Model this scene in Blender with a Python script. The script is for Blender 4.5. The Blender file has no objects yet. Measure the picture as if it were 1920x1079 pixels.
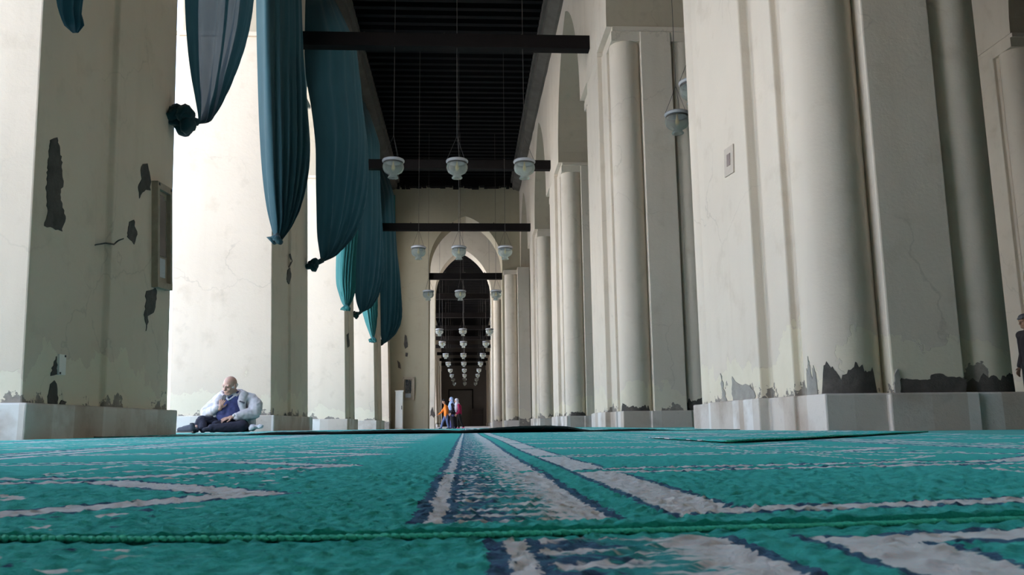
import bpy, bmesh, math, random
import numpy as np
from mathutils import Vector, Matrix, noise as mnoise
random.seed(7); RNG = np.random.default_rng(7)
SC = bpy.context.scene; COL = SC.collection
PI = math.pi
# ------------------------------------------------------------------ camera
FPX = 1550.0; CAMH = 0.06
CAMR = Matrix.Rotation(-0.05717, 4, 'Z') @ Matrix.Rotation(PI/2 + 0.1640, 4, 'X') @ Matrix.Rotation(-0.011345, 4, 'Z')
cam = bpy.data.cameras.new('camera'); camo = bpy.data.objects.new('camera', cam); COL.objects.link(camo)
camo.matrix_world = Matrix.Translation((0, 0, CAMH)) @ CAMR
cam.sensor_width = 36; cam.lens = FPX/1920*36; cam.clip_start = .02; cam.clip_end = 500
cam.dof.use_dof = True; cam.dof.focus_distance = 15; cam.dof.aperture_fstop = 36
SC.camera = camo
# ------------------------------------------------------------------ sky, sun, exposure
W = bpy.data.worlds.new('sky'); SC.world = W; W.use_nodes = True
wn = W.node_tree.nodes; wn.clear()
sky = wn.new('ShaderNodeTexSky'); sky.sky_type = 'NISHITA'; sky.sun_disc = False
sky.sun_elevation = math.radians(52); sky.sun_rotation = math.radians(100); sky.air_density = 1.0; sky.dust_density = 2.5; sky.ozone_density = 1.0
hz = wn.new('ShaderNodeMix'); hz.data_type = 'RGBA'; hz.inputs[0].default_value = .30
bw = wn.new('ShaderNodeRGBToBW'); hc = wn.new('ShaderNodeMix'); hc.data_type = 'RGBA'; hc.blend_type = 'MULTIPLY'; hc.inputs[0].default_value = 1; hc.inputs[7].default_value = (1.0, .985, .95, 1)
bgn = wn.new('ShaderNodeBackground'); bgn.inputs['Strength'].default_value = 0.55
wo = wn.new('ShaderNodeOutputWorld')
WL = W.node_tree.links; WL.new(sky.outputs[0], bw.inputs[0]); WL.new(bw.outputs[0], hc.inputs[6]); WL.new(sky.outputs[0], hz.inputs[6]); WL.new(hc.outputs[2], hz.inputs[7]); WL.new(hz.outputs[2], bgn.inputs[0]); W.node_tree.links.new(bgn.outputs[0], wo.inputs[0])
sl = bpy.data.lights.new('sun', 'SUN'); sl.energy = 5.0; sl.angle = math.radians(.6); sl.color = (1, .95, .86)
so = bpy.data.objects.new('sun', sl); COL.objects.link(so)
so.rotation_euler = Vector((-0.75, 0.25, -1.25)).to_track_quat('-Z', 'Y').to_euler(); so.location = (20, -10, 40)
SC.view_settings.view_transform = 'Standard'; SC.view_settings.look = 'None'
SC.view_settings.exposure = 1.6; SC.view_settings.gamma = 1.0; SC.view_settings.use_curve_mapping = False
SC.cycles.max_bounces = 10; SC.cycles.diffuse_bounces = 7; SC.cycles.glossy_bounces = 4; SC.cycles.transmission_bounces = 8
SC.cycles.sample_clamp_indirect = 8.0
# ------------------------------------------------------------------ helpers
def ray(px, py):
    return CAMR.to_3x3() @ Vector(((px-960)/FPX, (539.5-py)/FPX, -1.0))
def atY(px, py, Y):
    d = ray(px, py); return Vector((0, 0, CAMH)) + d*(Y/d.y)
def atP(px, py, o, n):
    d = ray(px, py); c = Vector((0, 0, CAMH)); return c + d*((Vector(o)-c).dot(Vector(n))/d.dot(Vector(n)))

def mesh_obj(name, verts, faces, mat, parent=None, smooth=False, mats=None, fmi=None):
    me = bpy.data.meshes.new(name); me.from_pydata([tuple(v) for v in verts], [], faces); me.update()
    o = bpy.data.objects.new(name, me); COL.objects.link(o)
    for m in (mats or [mat]): me.materials.append(m)
    if fmi: me.polygons.foreach_set('material_index', fmi)
    if smooth: me.polygons.foreach_set('use_smooth', [True]*len(me.polygons))
    if parent: o.parent = parent
    return o
class MB:
    def __init__(s): s.v = []; s.f = []
    def add(s, vs, fs):
        n = len(s.v); s.v += [Vector(v) for v in vs]; s.f += [tuple(i+n for i in f) for f in fs]; return s
    def box(s, x0, x1, y0, y1, z0, z1):
        vs = [(x, y, z) for z in (z0, z1) for y in (y0, y1) for x in (x0, x1)]
        return s.add(vs, [(0,2,3,1),(4,5,7,6),(0,1,5,4),(2,6,7,3),(0,4,6,2),(1,3,7,5)])
    def prism(s, poly, z0, z1):           # poly in XY, counter-clockwise
        n = len(poly)
        vs = [(x, y, z0) for x, y in poly] + [(x, y, z1) for x, y in poly]
        return s.add(vs, [tuple(range(n))[::-1], tuple(range(n, 2*n))] + [(i, (i+1) % n, n+(i+1) % n, n+i) for i in range(n)])
    def cyl(s, x, y, r, z0, z1, n=32, r1=None):
        r1 = r if r1 is None else r1
        vs = [(x+r*math.cos(2*PI*i/n), y+r*math.sin(2*PI*i/n), z0) for i in range(n)] + [(x+r1*math.cos(2*PI*i/n), y+r1*math.sin(2*PI*i/n), z1) for i in range(n)]
        return s.add(vs, [tuple(range(n))[::-1], tuple(range(n, 2*n))] + [(i, (i+1) % n, n+(i+1) % n, n+i) for i in range(n)])
    def lathe(s, prof, n=28, c=(0,0,0), cap=False):
        vs = []; fs = []
        for r, z in prof:
            for i in range(n): vs.append((c[0]+r*math.cos(2*PI*i/n), c[1]+r*math.sin(2*PI*i/n), c[2]+z))
        for k in range(len(prof)-1):
            for i in range(n): fs.append((k*n+i, k*n+(i+1) % n, (k+1)*n+(i+1) % n, (k+1)*n+i))
        if cap: fs += [tuple(range(n))[::-1], tuple(range((len(prof)-1)*n, len(prof)*n))]
        return s.add(vs, fs)
    def tube(s, pts, r, n=6):
        pts = [Vector(p) for p in pts]; vs = []; fs = []
        rr = r if isinstance(r, (list, tuple)) else [r]*len(pts)
        for k, p in enumerate(pts):
            t = (pts[min(k+1, len(pts)-1)] - pts[max(k-1, 0)]).normalized()
            a = t.cross(Vector((0, 0, 1)) if abs(t.z) < .9 else Vector((1, 0, 0))).normalized(); b = t.cross(a)
            for i in range(n): vs.append(p + (a*math.cos(2*PI*i/n) + b*math.sin(2*PI*i/n))*rr[k])
        for k in range(len(pts)-1):
            for i in range(n): fs.append((k*n+i, k*n+(i+1) % n, (k+1)*n+(i+1) % n, (k+1)*n+i))
        fs += [tuple(range(n))[::-1], tuple(range((len(pts)-1)*n, len(pts)*n))]
        return s.add(vs, fs)
    def ell(s, c, r, rot=None, n=14, m=10):
        vs = []; fs = []
        M = rot or Matrix.Identity(3)
        for j in range(m+1):
            th = PI*j/m
            for i in range(n):
                v = Vector((r[0]*math.sin(th)*math.cos(2*PI*i/n), r[1]*math.sin(th)*math.sin(2*PI*i/n), r[2]*math.cos(th)))
                vs.append(M @ v + Vector(c))
        for j in range(m):
            for i in range(n): fs.append((j*n+i, (j+1)*n+i, (j+1)*n+(i+1) % n, j*n+(i+1) % n))
        return s.add(vs, fs)
    def cap(s, p0, p1, r0, r1, n=14):     # tapered capsule
        p0 = Vector(p0); p1 = Vector(p1); d = p1-p0
        k = 6; pts = []; rs = []
        t = d.normalized()
        for i in range(k): a = PI/2*(1-i/k); pts.append(p0 - t*r0*math.sin(a)); rs.append(max(r0*math.cos(a), r0*.02))
        pts.append(p0); rs.append(r0); pts.append(p1); rs.append(r1)
        for i in range(1, k+1): a = PI/2*i/k; pts.append(p1 + t*r1*math.sin(a)); rs.append(max(r1*math.cos(a), r1*.02))
        a = t.cross(Vector((0, 0, 1)) if abs(t.z) < .9 else Vector((1, 0, 0))).normalized(); b = t.cross(a)
        vs = []; fs = []
        for p, r in zip(pts, rs):
            for i in range(n): vs.append(p + (a*math.cos(2*PI*i/n)+b*math.sin(2*PI*i/n))*r)
        for q in range(len(pts)-1):
            for i in range(n): fs.append((q*n+i, q*n+(i+1) % n, (q+1)*n+(i+1) % n, (q+1)*n+i))
        fs += [tuple(range(n))[::-1], tuple(range((len(pts)-1)*n, len(pts)*n))]
        return s.add(vs, fs)
    def lean(s, k, z0=0):                 # old walls that lean outward a little
        for v in s.v: v.x += k*max(v.z-z0, 0)
        return s
    def build(s, name, mat, parent=None, smooth=False): return mesh_obj(name, s.v, s.f, mat, parent, smooth)
def bake(o, bevel=None, remesh=None, smooth=0, autosmooth=None):
    """apply modifiers into the mesh"""
    if remesh:
        m = o.modifiers.new('r', 'REMESH'); m.mode = 'VOXEL'; m.voxel_size = remesh; m.use_smooth_shade = True
    if smooth:
        m = o.modifiers.new('s', 'SMOOTH'); m.iterations = smooth; m.factor = .5
    if bevel:
        m = o.modifiers.new('b', 'BEVEL'); m.width = bevel; m.segments = 2; m.limit_method = 'ANGLE'; m.angle_limit = math.radians(40)
    bpy.context.view_layer.update()
    dg = bpy.context.evaluated_depsgraph_get()
    me = bpy.data.meshes.new_from_object(o.evaluated_get(dg)); old = o.data; o.modifiers.clear(); o.data = me; bpy.data.meshes.remove(old)
    return o
def empty(name, loc=(0,0,0)):
    o = bpy.data.objects.new(name, None); COL.objects.link(o); o.location = loc; o.empty_display_size = .1; return o
def tag(o, label=None, cat=None, group=None, kind=None):
    for k, v in (('label', label), ('category', cat), ('group', group), ('kind', kind)):
        if v: o[k] = v
    return o
def copy_tree(o, parent=None):
    c = o.copy(); COL.objects.link(c); c.parent = parent
    for ch in list(o.children): copy_tree(ch, c)
    return c
def struct(o, label=None, cat=None): return tag(o, label, cat, kind='structure')

# ------------------------------------------------------------------ materials
class NT:
    def __init__(s, name):
        s.m = bpy.data.materials.new(name); s.m.use_nodes = True; s.t = s.m.node_tree; s.t.nodes.clear()
        s.out = s.t.nodes.new('ShaderNodeOutputMaterial')
    def n(s, typ, ins=None, **kw):
        nd = s.t.nodes.new(typ)
        for k, v in kw.items(): setattr(nd, k, v)
        for k, v in (ins or {}).items(): s.put(nd.inputs[k], v)
        return nd
    def put(s, inp, v):
        if isinstance(v, bpy.types.NodeSocket): s.t.links.new(v, inp)
        else: inp.default_value = v
    def math(s, op, a, b=0.0, c=0.0):
        nd = s.n('ShaderNodeMath', operation=op); s.put(nd.inputs[0], a); s.put(nd.inputs[1], b)
        if op in ('MULTIPLY_ADD', 'SMOOTH_MIN', 'SMOOTH_MAX', 'WRAP', 'COMPARE'): s.put(nd.inputs[2], c)
        return nd.outputs[0]
    def ramp(s, x, a, b, lo=0., hi=1.):
        nd = s.n('ShaderNodeMapRange'); s.put(nd.inputs[0], x); s.put(nd.inputs[1], a); s.put(nd.inputs[2], b); s.put(nd.inputs[3], lo); s.put(nd.inputs[4], hi)
        return nd.outputs[0]
    def mix(s, f, a, b):
        nd = s.n('ShaderNodeMix', data_type='RGBA'); s.put(nd.inputs[0], f)
        for i, v in ((6, a), (7, b)): s.put(nd.inputs[i], (*v, 1) if isinstance(v, tuple) and len(v) == 3 else v)
        return nd.outputs[2]
    def noise(s, vec, scale, detail=4., rough=.55, dim='3D'):
        nd = s.n('ShaderNodeTexNoise', noise_dimensions=dim)
        if vec is not None: s.put(nd.inputs['Vector'], vec)
        nd.inputs['Scale'].default_value = scale; nd.inputs['Detail'].default_value = detail; nd.inputs['Roughness'].default_value = rough
        return nd.outputs[0]
    def vmul(s, vec, k):
        nd = s.n('ShaderNodeVectorMath', operation='MULTIPLY'); s.put(nd.inputs[0], vec); nd.inputs[1].default_value = k; return nd.outputs[0]
    def pos(s): return s.n('ShaderNodeNewGeometry').outputs['Position']
    def bump(s, h, dist, strength=1.):
        nd = s.n('ShaderNodeBump'); s.put(nd.inputs['Height'], h); nd.inputs['Distance'].default_value = dist; nd.inputs['Strength'].default_value = strength; return nd.outputs[0]
    def principled(s, col, rough=.8, normal=None, **kw):
        nd = s.n('ShaderNodeBsdfPrincipled'); s.put(nd.inputs['Base Color'], (*col, 1) if isinstance(col, tuple) and len(col) == 3 else col); s.put(nd.inputs['Roughness'], rough)
        if normal is not None: s.put(nd.inputs['Normal'], normal)
        for k, v in kw.items(): s.put(nd.inputs[k.replace('_', ' ')], v)
        return nd.outputs[0]
    def done(s, sh): s.t.links.new(sh, s.out.inputs[0]); return s.m
def simple(name, col, rough=.7, var=.15, scale=30., bump=0., **kw):
    t = NT(name); p = t.n('ShaderNodeTexCoord').outputs['Object']
    f = t.noise(p, scale)
    c = t.mix(f, tuple(x*(1-var) for x in col), tuple(min(1, x*(1+var)) for x in col))
    return t.done(t.principled(c, rough, t.bump(f, bump) if bump else None, **kw))

def plaster(name, base=(.69,.612,.515), dirt=(.42,.34,.25), damp=True, seed=0.):
    t = NT(name); P = t.n('ShaderNodeVectorMath', operation='ADD', ins={0: t.pos()}); P.inputs[1].default_value = (seed, seed*.7, 0); P = P.outputs[0]
    z = t.n('ShaderNodeSeparateXYZ', ins={0: t.pos()}).outputs[2]
    big = t.noise(P, .55, 5.); mid = t.noise(P, 3.2, 6., .6); fine = t.noise(P, 40., 5., .65)
    streak = t.noise(t.vmul(P, (2.2, 2.2, .16)), 1.4, 5.)
    c = t.mix(t.ramp(big, .35, .7), base, tuple(x*.90 for x in base))
    c = t.mix(t.math('MULTIPLY', t.ramp(streak, .52, .78), .5), c, tuple(a*.55+b*.45 for a, b in zip(base, dirt)))
    c = t.mix(t.math('MULTIPLY', t.ramp(mid, .56, .76), .35), c, dirt)
    # hairline cracks
    v = t.n('ShaderNodeTexVoronoi', feature='DISTANCE_TO_EDGE'); 
    pv = t.n('ShaderNodeVectorMath', operation='MULTIPLY_ADD'); t.put(pv.inputs[0], t.n('ShaderNodeTexNoise', ins={'Vector': P, 'Scale': 2.5, 'Detail': 5.}).outputs[1]); pv.inputs[1].default_value = (.5, .5, .5); t.put(pv.inputs[2], P)
    t.put(v.inputs['Vector'], pv.outputs[0]); v.inputs['Scale'].default_value = .55
    cr = t.math('MULTIPLY', t.ramp(v.outputs[0], 0., .006, 1., 0.), t.ramp(big, .5, .6))
    c = t.mix(t.math('MULTIPLY', cr, .22), c, (.16,.13,.1))
    hgt = t.math('ADD', t.math('MULTIPLY', fine, .25), mid)
    if damp:
        n1 = t.noise(P, 1.6, 6., .6); n2 = t.noise(P, 2.7, 7., .68)
        # flaked coat: older yellowish paint below a ragged line
        m1 = t.ramp(t.math('ADD', z, t.math('MULTIPLY', n1, -1.5)), -.20, -.19, 1., 0.)
        c = t.mix(t.math('MULTIPLY', m1, .5), c, (.74,.68,.52))
        # bare grey mortar close to the plinth
        m2 = t.ramp(t.math('ADD', z, t.math('MULTIPLY', n2, -1.2)), -.36, -.352, 1., 0.)
        mort = t.mix(t.noise(P, 14., 6., .7), (.10,.085,.07), (.42,.38,.33))
        c = t.mix(m2, c, mort)
        hgt = t.math('ADD', hgt, t.math('MULTIPLY', t.math('ADD', m2, t.math('MULTIPLY', m1, .1)), -2.))
    return t.done(t.principled(c, .85, t.bump(hgt, .012, .6), Specular_IOR_Level=.25))
M = {}
M['plaster'] = plaster('cream_plaster')
M['plaster_left'] = plaster('cream_plaster_left', base=(.68,.58,.465), damp=True, seed=31.)
M['plaster_wall'] = plaster('cream_plaster_wall', seed=11., damp=False)
M['plaster_tan'] = plaster('tan_plaster', base=(.66,.60,.50), dirt=(.42,.36,.28), seed=17., damp=False)
M['plaster_cross'] = plaster('shaded_tan_plaster', base=(.40,.355,.26), dirt=(.28,.235,.165), seed=23., damp=False)  # darker than the rear wall: shade on this wall put into its colour
M['soffit'] = plaster('arch_soffit', base=(.5,.43,.33), dirt=(.25,.2,.15), damp=False, seed=3.)  # browner than the walls: dirt plus the shade under arches put into colour
t = NT('plinth_stone'); P = t.pos(); n1 = t.noise(P, 2.2, 6.); n2 = t.noise(P, 18., 6., .7)
bri = t.n('ShaderNodeTexVoronoi', feature='F1', ins={'Vector': t.vmul(P, (1.5, 1.5, .01)), 'Scale': 1.3}).outputs['Color']
c = t.mix(t.n('ShaderNodeSeparateColor', ins={0: bri}).outputs[0], (.50,.42,.35), (.72,.69,.66)); c = t.mix(t.ramp(n1, .5, .75), c, (.36,.28,.22)); c = t.mix(t.math('MULTIPLY', t.ramp(n2, .6, .8), .4), c, (.2,.17,.14))
M['plinth'] = t.done(t.principled(c, .7, t.bump(n2, .006)))
t = NT('grey_mortar'); P = t.pos(); n = t.noise(P, 9., 8., .7)
M['mortar'] = t.done(t.principled(t.mix(n, (.015,.013,.012), (.16,.14,.12)), .95, t.bump(n, .03)))
t = NT('pale_mortar'); P = t.pos(); n = t.noise(P, 9., 8., .7)
M['mortar_pale'] = t.done(t.principled(t.mix(n, (.2,.19,.17), (.5,.47,.42)), .95, t.bump(n, .03)))
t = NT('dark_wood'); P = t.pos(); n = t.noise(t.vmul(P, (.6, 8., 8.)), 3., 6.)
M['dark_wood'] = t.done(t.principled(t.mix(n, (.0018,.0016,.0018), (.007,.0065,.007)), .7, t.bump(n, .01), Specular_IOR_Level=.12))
M['beam_wood'] = simple('beam_wood', (.008,.006,.0057), .7, .4, 6., .004, Specular_IOR_Level=.12)
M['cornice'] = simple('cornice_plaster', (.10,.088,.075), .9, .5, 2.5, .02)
M['courtyard_stone'] = simple('courtyard_marble', (.80,.78,.74), .6, .08, .5)
M['white_metal'] = simple('white_painted_metal', (.72,.71,.66), .4, .06, 8.)
M['old_wood'] = simple('weathered_wood', (.33,.27,.20), .75, .35, 14., .003)
M['black'] = simple('black_plastic', (.012,.012,.014), .35, .2)
M['dark_glass'] = simple('dark_glass', (.012,.014,.016), .12, .2)
M['paper'] = simple('printed_paper', (.45,.47,.5), .7, .2, 60.)
M['red_wire'] = simple('red_insulation', (.25,.03,.03), .5)
M['brown_shelf'] = simple('brown_shelf_wood', (.030,.018,.013), .5, .3, 10.)
M['wire'] = simple('thin_dark_wire', (.05,.045,.04), .5)
M['white_ceramic'] = simple('white_lamp_rim', (.40,.40,.42), .25, .05)
M['bulb'] = simple('amber_bulb', (.75,.5,.18), .3, .2)
t = NT('lamp_glass')
g = t.n('ShaderNodeBsdfGlass', ins={'Color': (.95, .98, .97, 1), 'Roughness': .05, 'IOR': 1.25}).outputs[0]
d = t.n('ShaderNodeBsdfDiffuse', ins={'Color': (.62, .63, .60, 1)}).outputs[0]
tr = t.n('ShaderNodeBsdfTranslucent', ins={'Color': (.62, .63, .60, 1)}).outputs[0]
a = t.n('ShaderNodeMixShader', ins={0: .5, 1: d, 2: tr}).outputs[0]
tp = t.n('ShaderNodeBsdfTransparent', ins={'Color': (.93, .97, .96, 1)}).outputs[0]
b = t.n('ShaderNodeMixShader', ins={0: .55, 1: g, 2: tp}).outputs[0]
M['lamp_glass'] = t.done(t.n('ShaderNodeMixShader', ins={0: .25, 1: b, 2: a}).outputs[0])
def cloth(name, col, transl=.35, sheer=0., weave=700.):
    t = NT(name); P = t.n('ShaderNodeTexCoord').outputs['Object']
    n = t.noise(t.vmul(P, (1., 1., .25)), 5., 4.); w = t.noise(t.vmul(P, (1., 1., 6.)), 60., 2.)
    c = t.mix(n, tuple(x*.75 for x in col), tuple(x*1.3 for x in col))
    nb = t.bump(w, .002, .5)
    d = t.principled(c, .85, nb, Sheen_Weight=.15, Specular_IOR_Level=.15)
    tl = t.n('ShaderNodeBsdfTranslucent', ins={'Color': c}).outputs[0]
    s = t.n('ShaderNodeMixShader', ins={0: transl, 1: d, 2: tl}).outputs[0]
    if sheer:
        tp = t.n('ShaderNodeBsdfTransparent', ins={'Color': (.8, .85, .9, 1)}).outputs[0]
        s = t.n('ShaderNodeMixShader', ins={0: sheer, 1: s, 2: tp}).outputs[0]
    return t.done(s)
M['curtain'] = cloth('teal_curtain_cloth', (.016,.052,.064), .12)
M['curtain_thin'] = cloth('thin_teal_curtain_cloth', (.035,.05,.06), .42, .05)
M['curtain_lit'] = cloth('lit_teal_curtain_cloth', (.03,.15,.15), .25)  # brighter copy of the curtain cloth, courtyard light put into its colour
M['curtain_knot'] = cloth('dark_curtain_knot', (.010,.036,.042), .05)

def carpet_mat(name, ox=0., oy=0., ang=0., pattern=True, seed=0.):
    """green prayer carpet: rows of house shaped prayer places, patterned strips between them"""
    t = NT(name); P0 = t.pos()
    mp = t.n('ShaderNodeMapping', ins={'Vector': P0}); mp.inputs['Location'].default_value = (-ox, -oy, 0); mp.inputs['Rotation'].default_value = (0, 0, ang)
    P = mp.outputs[0]
    nz = t.n('ShaderNodeTexNoise', ins={'Vector': P0, 'Scale': 190., 'Detail': 2.}).outputs[1]
    nw = t.n('ShaderNodeTexNoise', ins={'Vector': P0, 'Scale': 14., 'Detail': 2.}).outputs[1]
    q = t.n('ShaderNodeVectorMath', operation='MULTIPLY_ADD', ins={0: nz, 2: P}); q.inputs[1].default_value = (.012, .014, 0)
    q2 = t.n('ShaderNodeVectorMath', operation='MULTIPLY_ADD', ins={0: nw, 2: q.outputs[0]}); q2.inputs[1].default_value = (.012, .012, 0)
    q3 = t.n('ShaderNodeVectorMath', operation='SUBTRACT', ins={0: q2.outputs[0]}); q3.inputs[1].default_value = (.012, .013, 0)
    xyz = t.n('ShaderNodeSeparateXYZ', ins={0: q3.outputs[0]})
    X, Y = xyz.outputs[0], xyz.outputs[1]
    Y = t.math('SUBTRACT', Y, t.math('MULTIPLY', t.ramp(X, .12, .62, 0., .5), .12))
    green = t.mix(t.noise(t.vmul(P0, (1., 3., 1.)), 9., 6., .7), (.026,.40,.335), (.056,.62,.55))
    tuft = t.noise(P0, 420., 3., .7); tuft2 = t.noise(t.vmul(P0, (1., 2., 1.)), 90., 4., .7)
    green = t.mix(t.ramp(tuft, .3, .75), t.mix(.55, green, (.014,.250,.200)), green)
    stk = t.noise(t.vmul(P0, (1., 3.2, 1.)), 26., 5., .75); shag = t.ramp(stk, .54, .68)
    green = t.mix(t.math('MULTIPLY', shag, .42), green, (.006,.10,.075))
    col = green
    if pattern:
        beige = t.mix(t.noise(P0, 60., 5., .7), (.66,.58,.58), (.93,.86,.86)); navy = t.mix(tuft2, (.022,.025,.090), (.07,.08,.22))
        U = t.math('WRAP', X, 1.163, -.037); V = t.math('WRAP', Y, .545, 0.)
        dv = t.math('ABSOLUTE', t.math('SUBTRACT', V, .2725)); started = t.math('GREATER_THAN', Y, .002)
        # house shaped outline
        g1 = t.math('SUBTRACT', dv, .232)
        g2 = t.math('MULTIPLY', t.math('ADD', dv, t.math('SUBTRACT', U, 1.01)), .72)
        g3 = t.math('SUBTRACT', .160, U)
        wd = t.math('MAXIMUM', g1, t.math('MAXIMUM', g2, g3))
        # band is wider on the base and at the tip
        isb = t.math('GREATER_THAN', t.math('MAXIMUM', g2, g3), g1)
        bw = t.math('MULTIPLY_ADD', isb, .010, .014)
        dd = t.math('SUBTRACT', t.math('ABSOLUTE', wd), bw)
        # inner arch of each prayer place
        h1 = t.math('MAXIMUM', t.math('SUBTRACT', dv, .15), t.math('MULTIPLY', t.math('ADD', dv, t.math('SUBTRACT', U, .80)), .72))
        h1 = t.math('MAXIMUM', h1, t.math('SUBTRACT', .62, U))
        dd2 = t.math('SUBTRACT', t.math('ABSOLUTE', h1), .006)
        # scattered floral motifs outside the tips
        fl = t.noise(t.vmul(P, (1., 1.6, 1.)), 26., 2., .5)
        zone = t.math('MULTIPLY', t.ramp(U, .80, .84), t.math('MULTIPLY', t.ramp(wd, .05, .06), t.ramp(U, .98, 1.0, 1., 0.)))
        b = t.math('MAXIMUM', t.ramp(dd, -.001, .001, 1., 0.), t.ramp(dd2, -.001, .001, 1., 0.))
        nv = t.math('MULTIPLY', t.ramp(dd, .0065, .0085, 1., 0.), t.ramp(dd, -.001, .001))
        col = t.mix(t.math('MULTIPLY', nv, started), col, navy); col = t.mix(t.math('MULTIPLY', b, started), col, beige); zone = t.math('MULTIPLY', zone, started)
        col = t.mix(t.math('MULTIPLY', zone, t.ramp(fl, .60, .62)), col, beige)
        col = t.mix(t.math('MULTIPLY', zone, t.ramp(fl, .36, .38, 1., 0.)), col, navy)
        # patterned strip
        s = t.math('MULTIPLY', t.math('GREATER_THAN', U, -.036), t.math('LESS_THAN', U, .098))
        ns = t.noise(t.vmul(P0, (11., 95., 1.)), 1., 4., .65)
        side = t.ramp(U, .015, .095)
        wv = t.math('ADD', t.math('MULTIPLY', side, .55), t.math('SUBTRACT', ns, .5))
        sc = t.mix(t.ramp(t.math('ADD', wv, .28), .28, .36), navy, t.mix(.35, green, navy))
        rungs = t.math('MULTIPLY', t.ramp(t.math('SINE', t.math('MULTIPLY', Y, 170.)), .25, .6), t.ramp(t.noise(t.vmul(P0, (14., 40., 1.)), 1., 2.), .42, .5))
        rungs = t.math('MULTIPLY', rungs, t.ramp(U, .055, .075, 1., 0.))
        sc = t.mix(rungs, sc, beige)
        sc = t.mix(t.ramp(wv, .22, .30), sc, beige)
        edge = t.math('MAXIMUM', t.ramp(U, -.0265, -.0255, 1., 0.), t.ramp(U, .0885, .0895))
        edge2 = t.math('MULTIPLY', t.ramp(U, -.0145, -.0135, 1., 0.), t.ramp(U, -.0265, -.0255))
        edge3 = t.math('MULTIPLY', t.ramp(U, -.0075, -.0065, 1., 0.), t.ramp(U, -.0145, -.0135))
        sc = t.mix(edge3, sc, navy); sc = t.mix(edge2, sc, beige); sc = t.mix(edge, sc, navy)
        lim = t.ramp(t.math('ABSOLUTE', t.math('SUBTRACT', dv, 0.)), .262, .264, 1., 0.)
        col = t.mix(t.math('MULTIPLY', t.math('MULTIPLY', s, lim), started), col, sc)
    hh = t.math('ADD', tuft, t.math('MULTIPLY', tuft2, 1.3))
    return t.done(t.principled(col, .95, t.bump(hh, .004, .35), Sheen_Weight=.36, Sheen_Roughness=.36, Sheen_Tint=(.20, .85, .90, 1), Specular_IOR_Level=.1))
M['carpet_main'] = carpet_mat('green_prayer_carpet', 0., .515)
M['carpet_near'] = carpet_mat('green_prayer_carpet_near', .045, -.085)
M['carpet_far'] = carpet_mat('green_prayer_carpet_far', .02, .1)
M['carpet_side'] = carpet_mat('green_prayer_carpet_side', .6, .3, math.radians(45))
t = NT('carpet_floor'); P = t.pos(); n = t.noise(t.vmul(P, (1., 2.5, 1.)), 3.5, 5., .7)
M['floor'] = t.done(t.principled(t.mix(t.ramp(n, .55, .7), (.016,.20,.165), (.30,.31,.29)), .95, Sheen_Weight=.25, Sheen_Tint=(.16, .80, .82, 1)))
M['carpet_edge'] = simple('green_stitched_edge', (.05,.60,.42), .9, .25, 300., .002)
M['carpet_back'] = simple('dark_carpet_backing', (.010,.020,.018), .95, .3, 80.)

# ------------------------------------------------------------------ the building
XL, XR, BAY, PC = -2.91, 2.27, 7.0, 6.9
LEAN = -.030                             # left arcade leans outward
def plan_right():                        # half plan of a pillar with notched corners; local x<0 faces the corridor
    a = [(-.80,-.60),(-.80,.60),(-.715,.60),(-.715,1.05),(-.655,1.05),(-.655,1.10),(-.25,1.10),(-.25,1.55),(.25,1.55),(.25,1.10),(.655,1.10),(.655,1.05),(.715,1.05),(.715,.60),
         (.80,.60),(.80,-.60),(.715,-.60),(.715,-1.05),(.655,-1.05),(.655,-1.10),(.25,-1.10),(.25,-1.55),(-.25,-1.55),(-.25,-1.10),(-.655,-1.10),(-.655,-1.05),(-.715,-1.05),(-.715,-.60)]
    return a[::-1]
def offset_poly(poly, d):
    n = len(poly); out = []
    for i in range(n):
        p0, p1, p2 = Vector(poly[i-1]), Vector(poly[i]), Vector(poly[(i+1) % n])
        n1 = Vector(((p1-p0).y, -(p1-p0).x)).normalized(); n2 = Vector(((p2-p1).y, -(p2-p1).x)).normalized()
        q = p1 + (n1+n2)*d/(1+n1.dot(n2)) if n1.dot(n2) > -.9 else p1
        out.append((q.x, q.y))
    return out
IMP = 6.30
def make_right_pillar():
    r = empty('pillar')
    b = MB().prism(plan_right(), 0, IMP)
    o = bake(b.build('shaft', M['plaster'], r), bevel=.012)
    for sx in (-1, 1):
        for sy in (-1, 1):
            c = MB()
            c.cyl(sx*.46, sy*1.28, .25, .0, IMP-.16, 72); c.f = c.f[2:]; c.build('corner_column', M['plaster'], r, True)
            MB().box(min(sx*.715, sx*.25), max(sx*.715, sx*.25), min(sy*1.05, sy*1.535), max(sy*1.05, sy*1.535), IMP-.16, IMP).build('capital', M['plaster'], r)
    # low stone plinth following the plan
    q = [(-.80,0),(-.80,.62),(-.715,.62),(-.715,1.09),(-.685,1.09),(-.685,1.54),(-.26,1.54),(-.26,1.565)]
    q = q[1:]
    pl = q + [(-x, y) for x, y in q[::-1]] + [(-x, -y) for x, y in q] + [(x, -y) for x, y in q[::-1]]
    pl = pl[::-1]
    bake(MB().prism(offset_poly(pl, .045), -.15, .235).build('plinth', M['plinth'], r), bevel=.012)
    MB().box(-.70, .70, -1.57, 1.57, IMP, IMP+.07).build('impost', M['plaster'], r)
    bake(MB().box(-.80, -.62, -.60, .60, IMP, 6.78).build('pilaster_head', M['plaster'], r), bevel=.01)
    return r
ordw = ['nearest', 'second', 'third', 'fourth', 'fifth', 'sixth', 'seventh', 'eighth', 'ninth', 'tenth', 'eleventh', 'twelfth']
rp = make_right_pillar()
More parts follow.
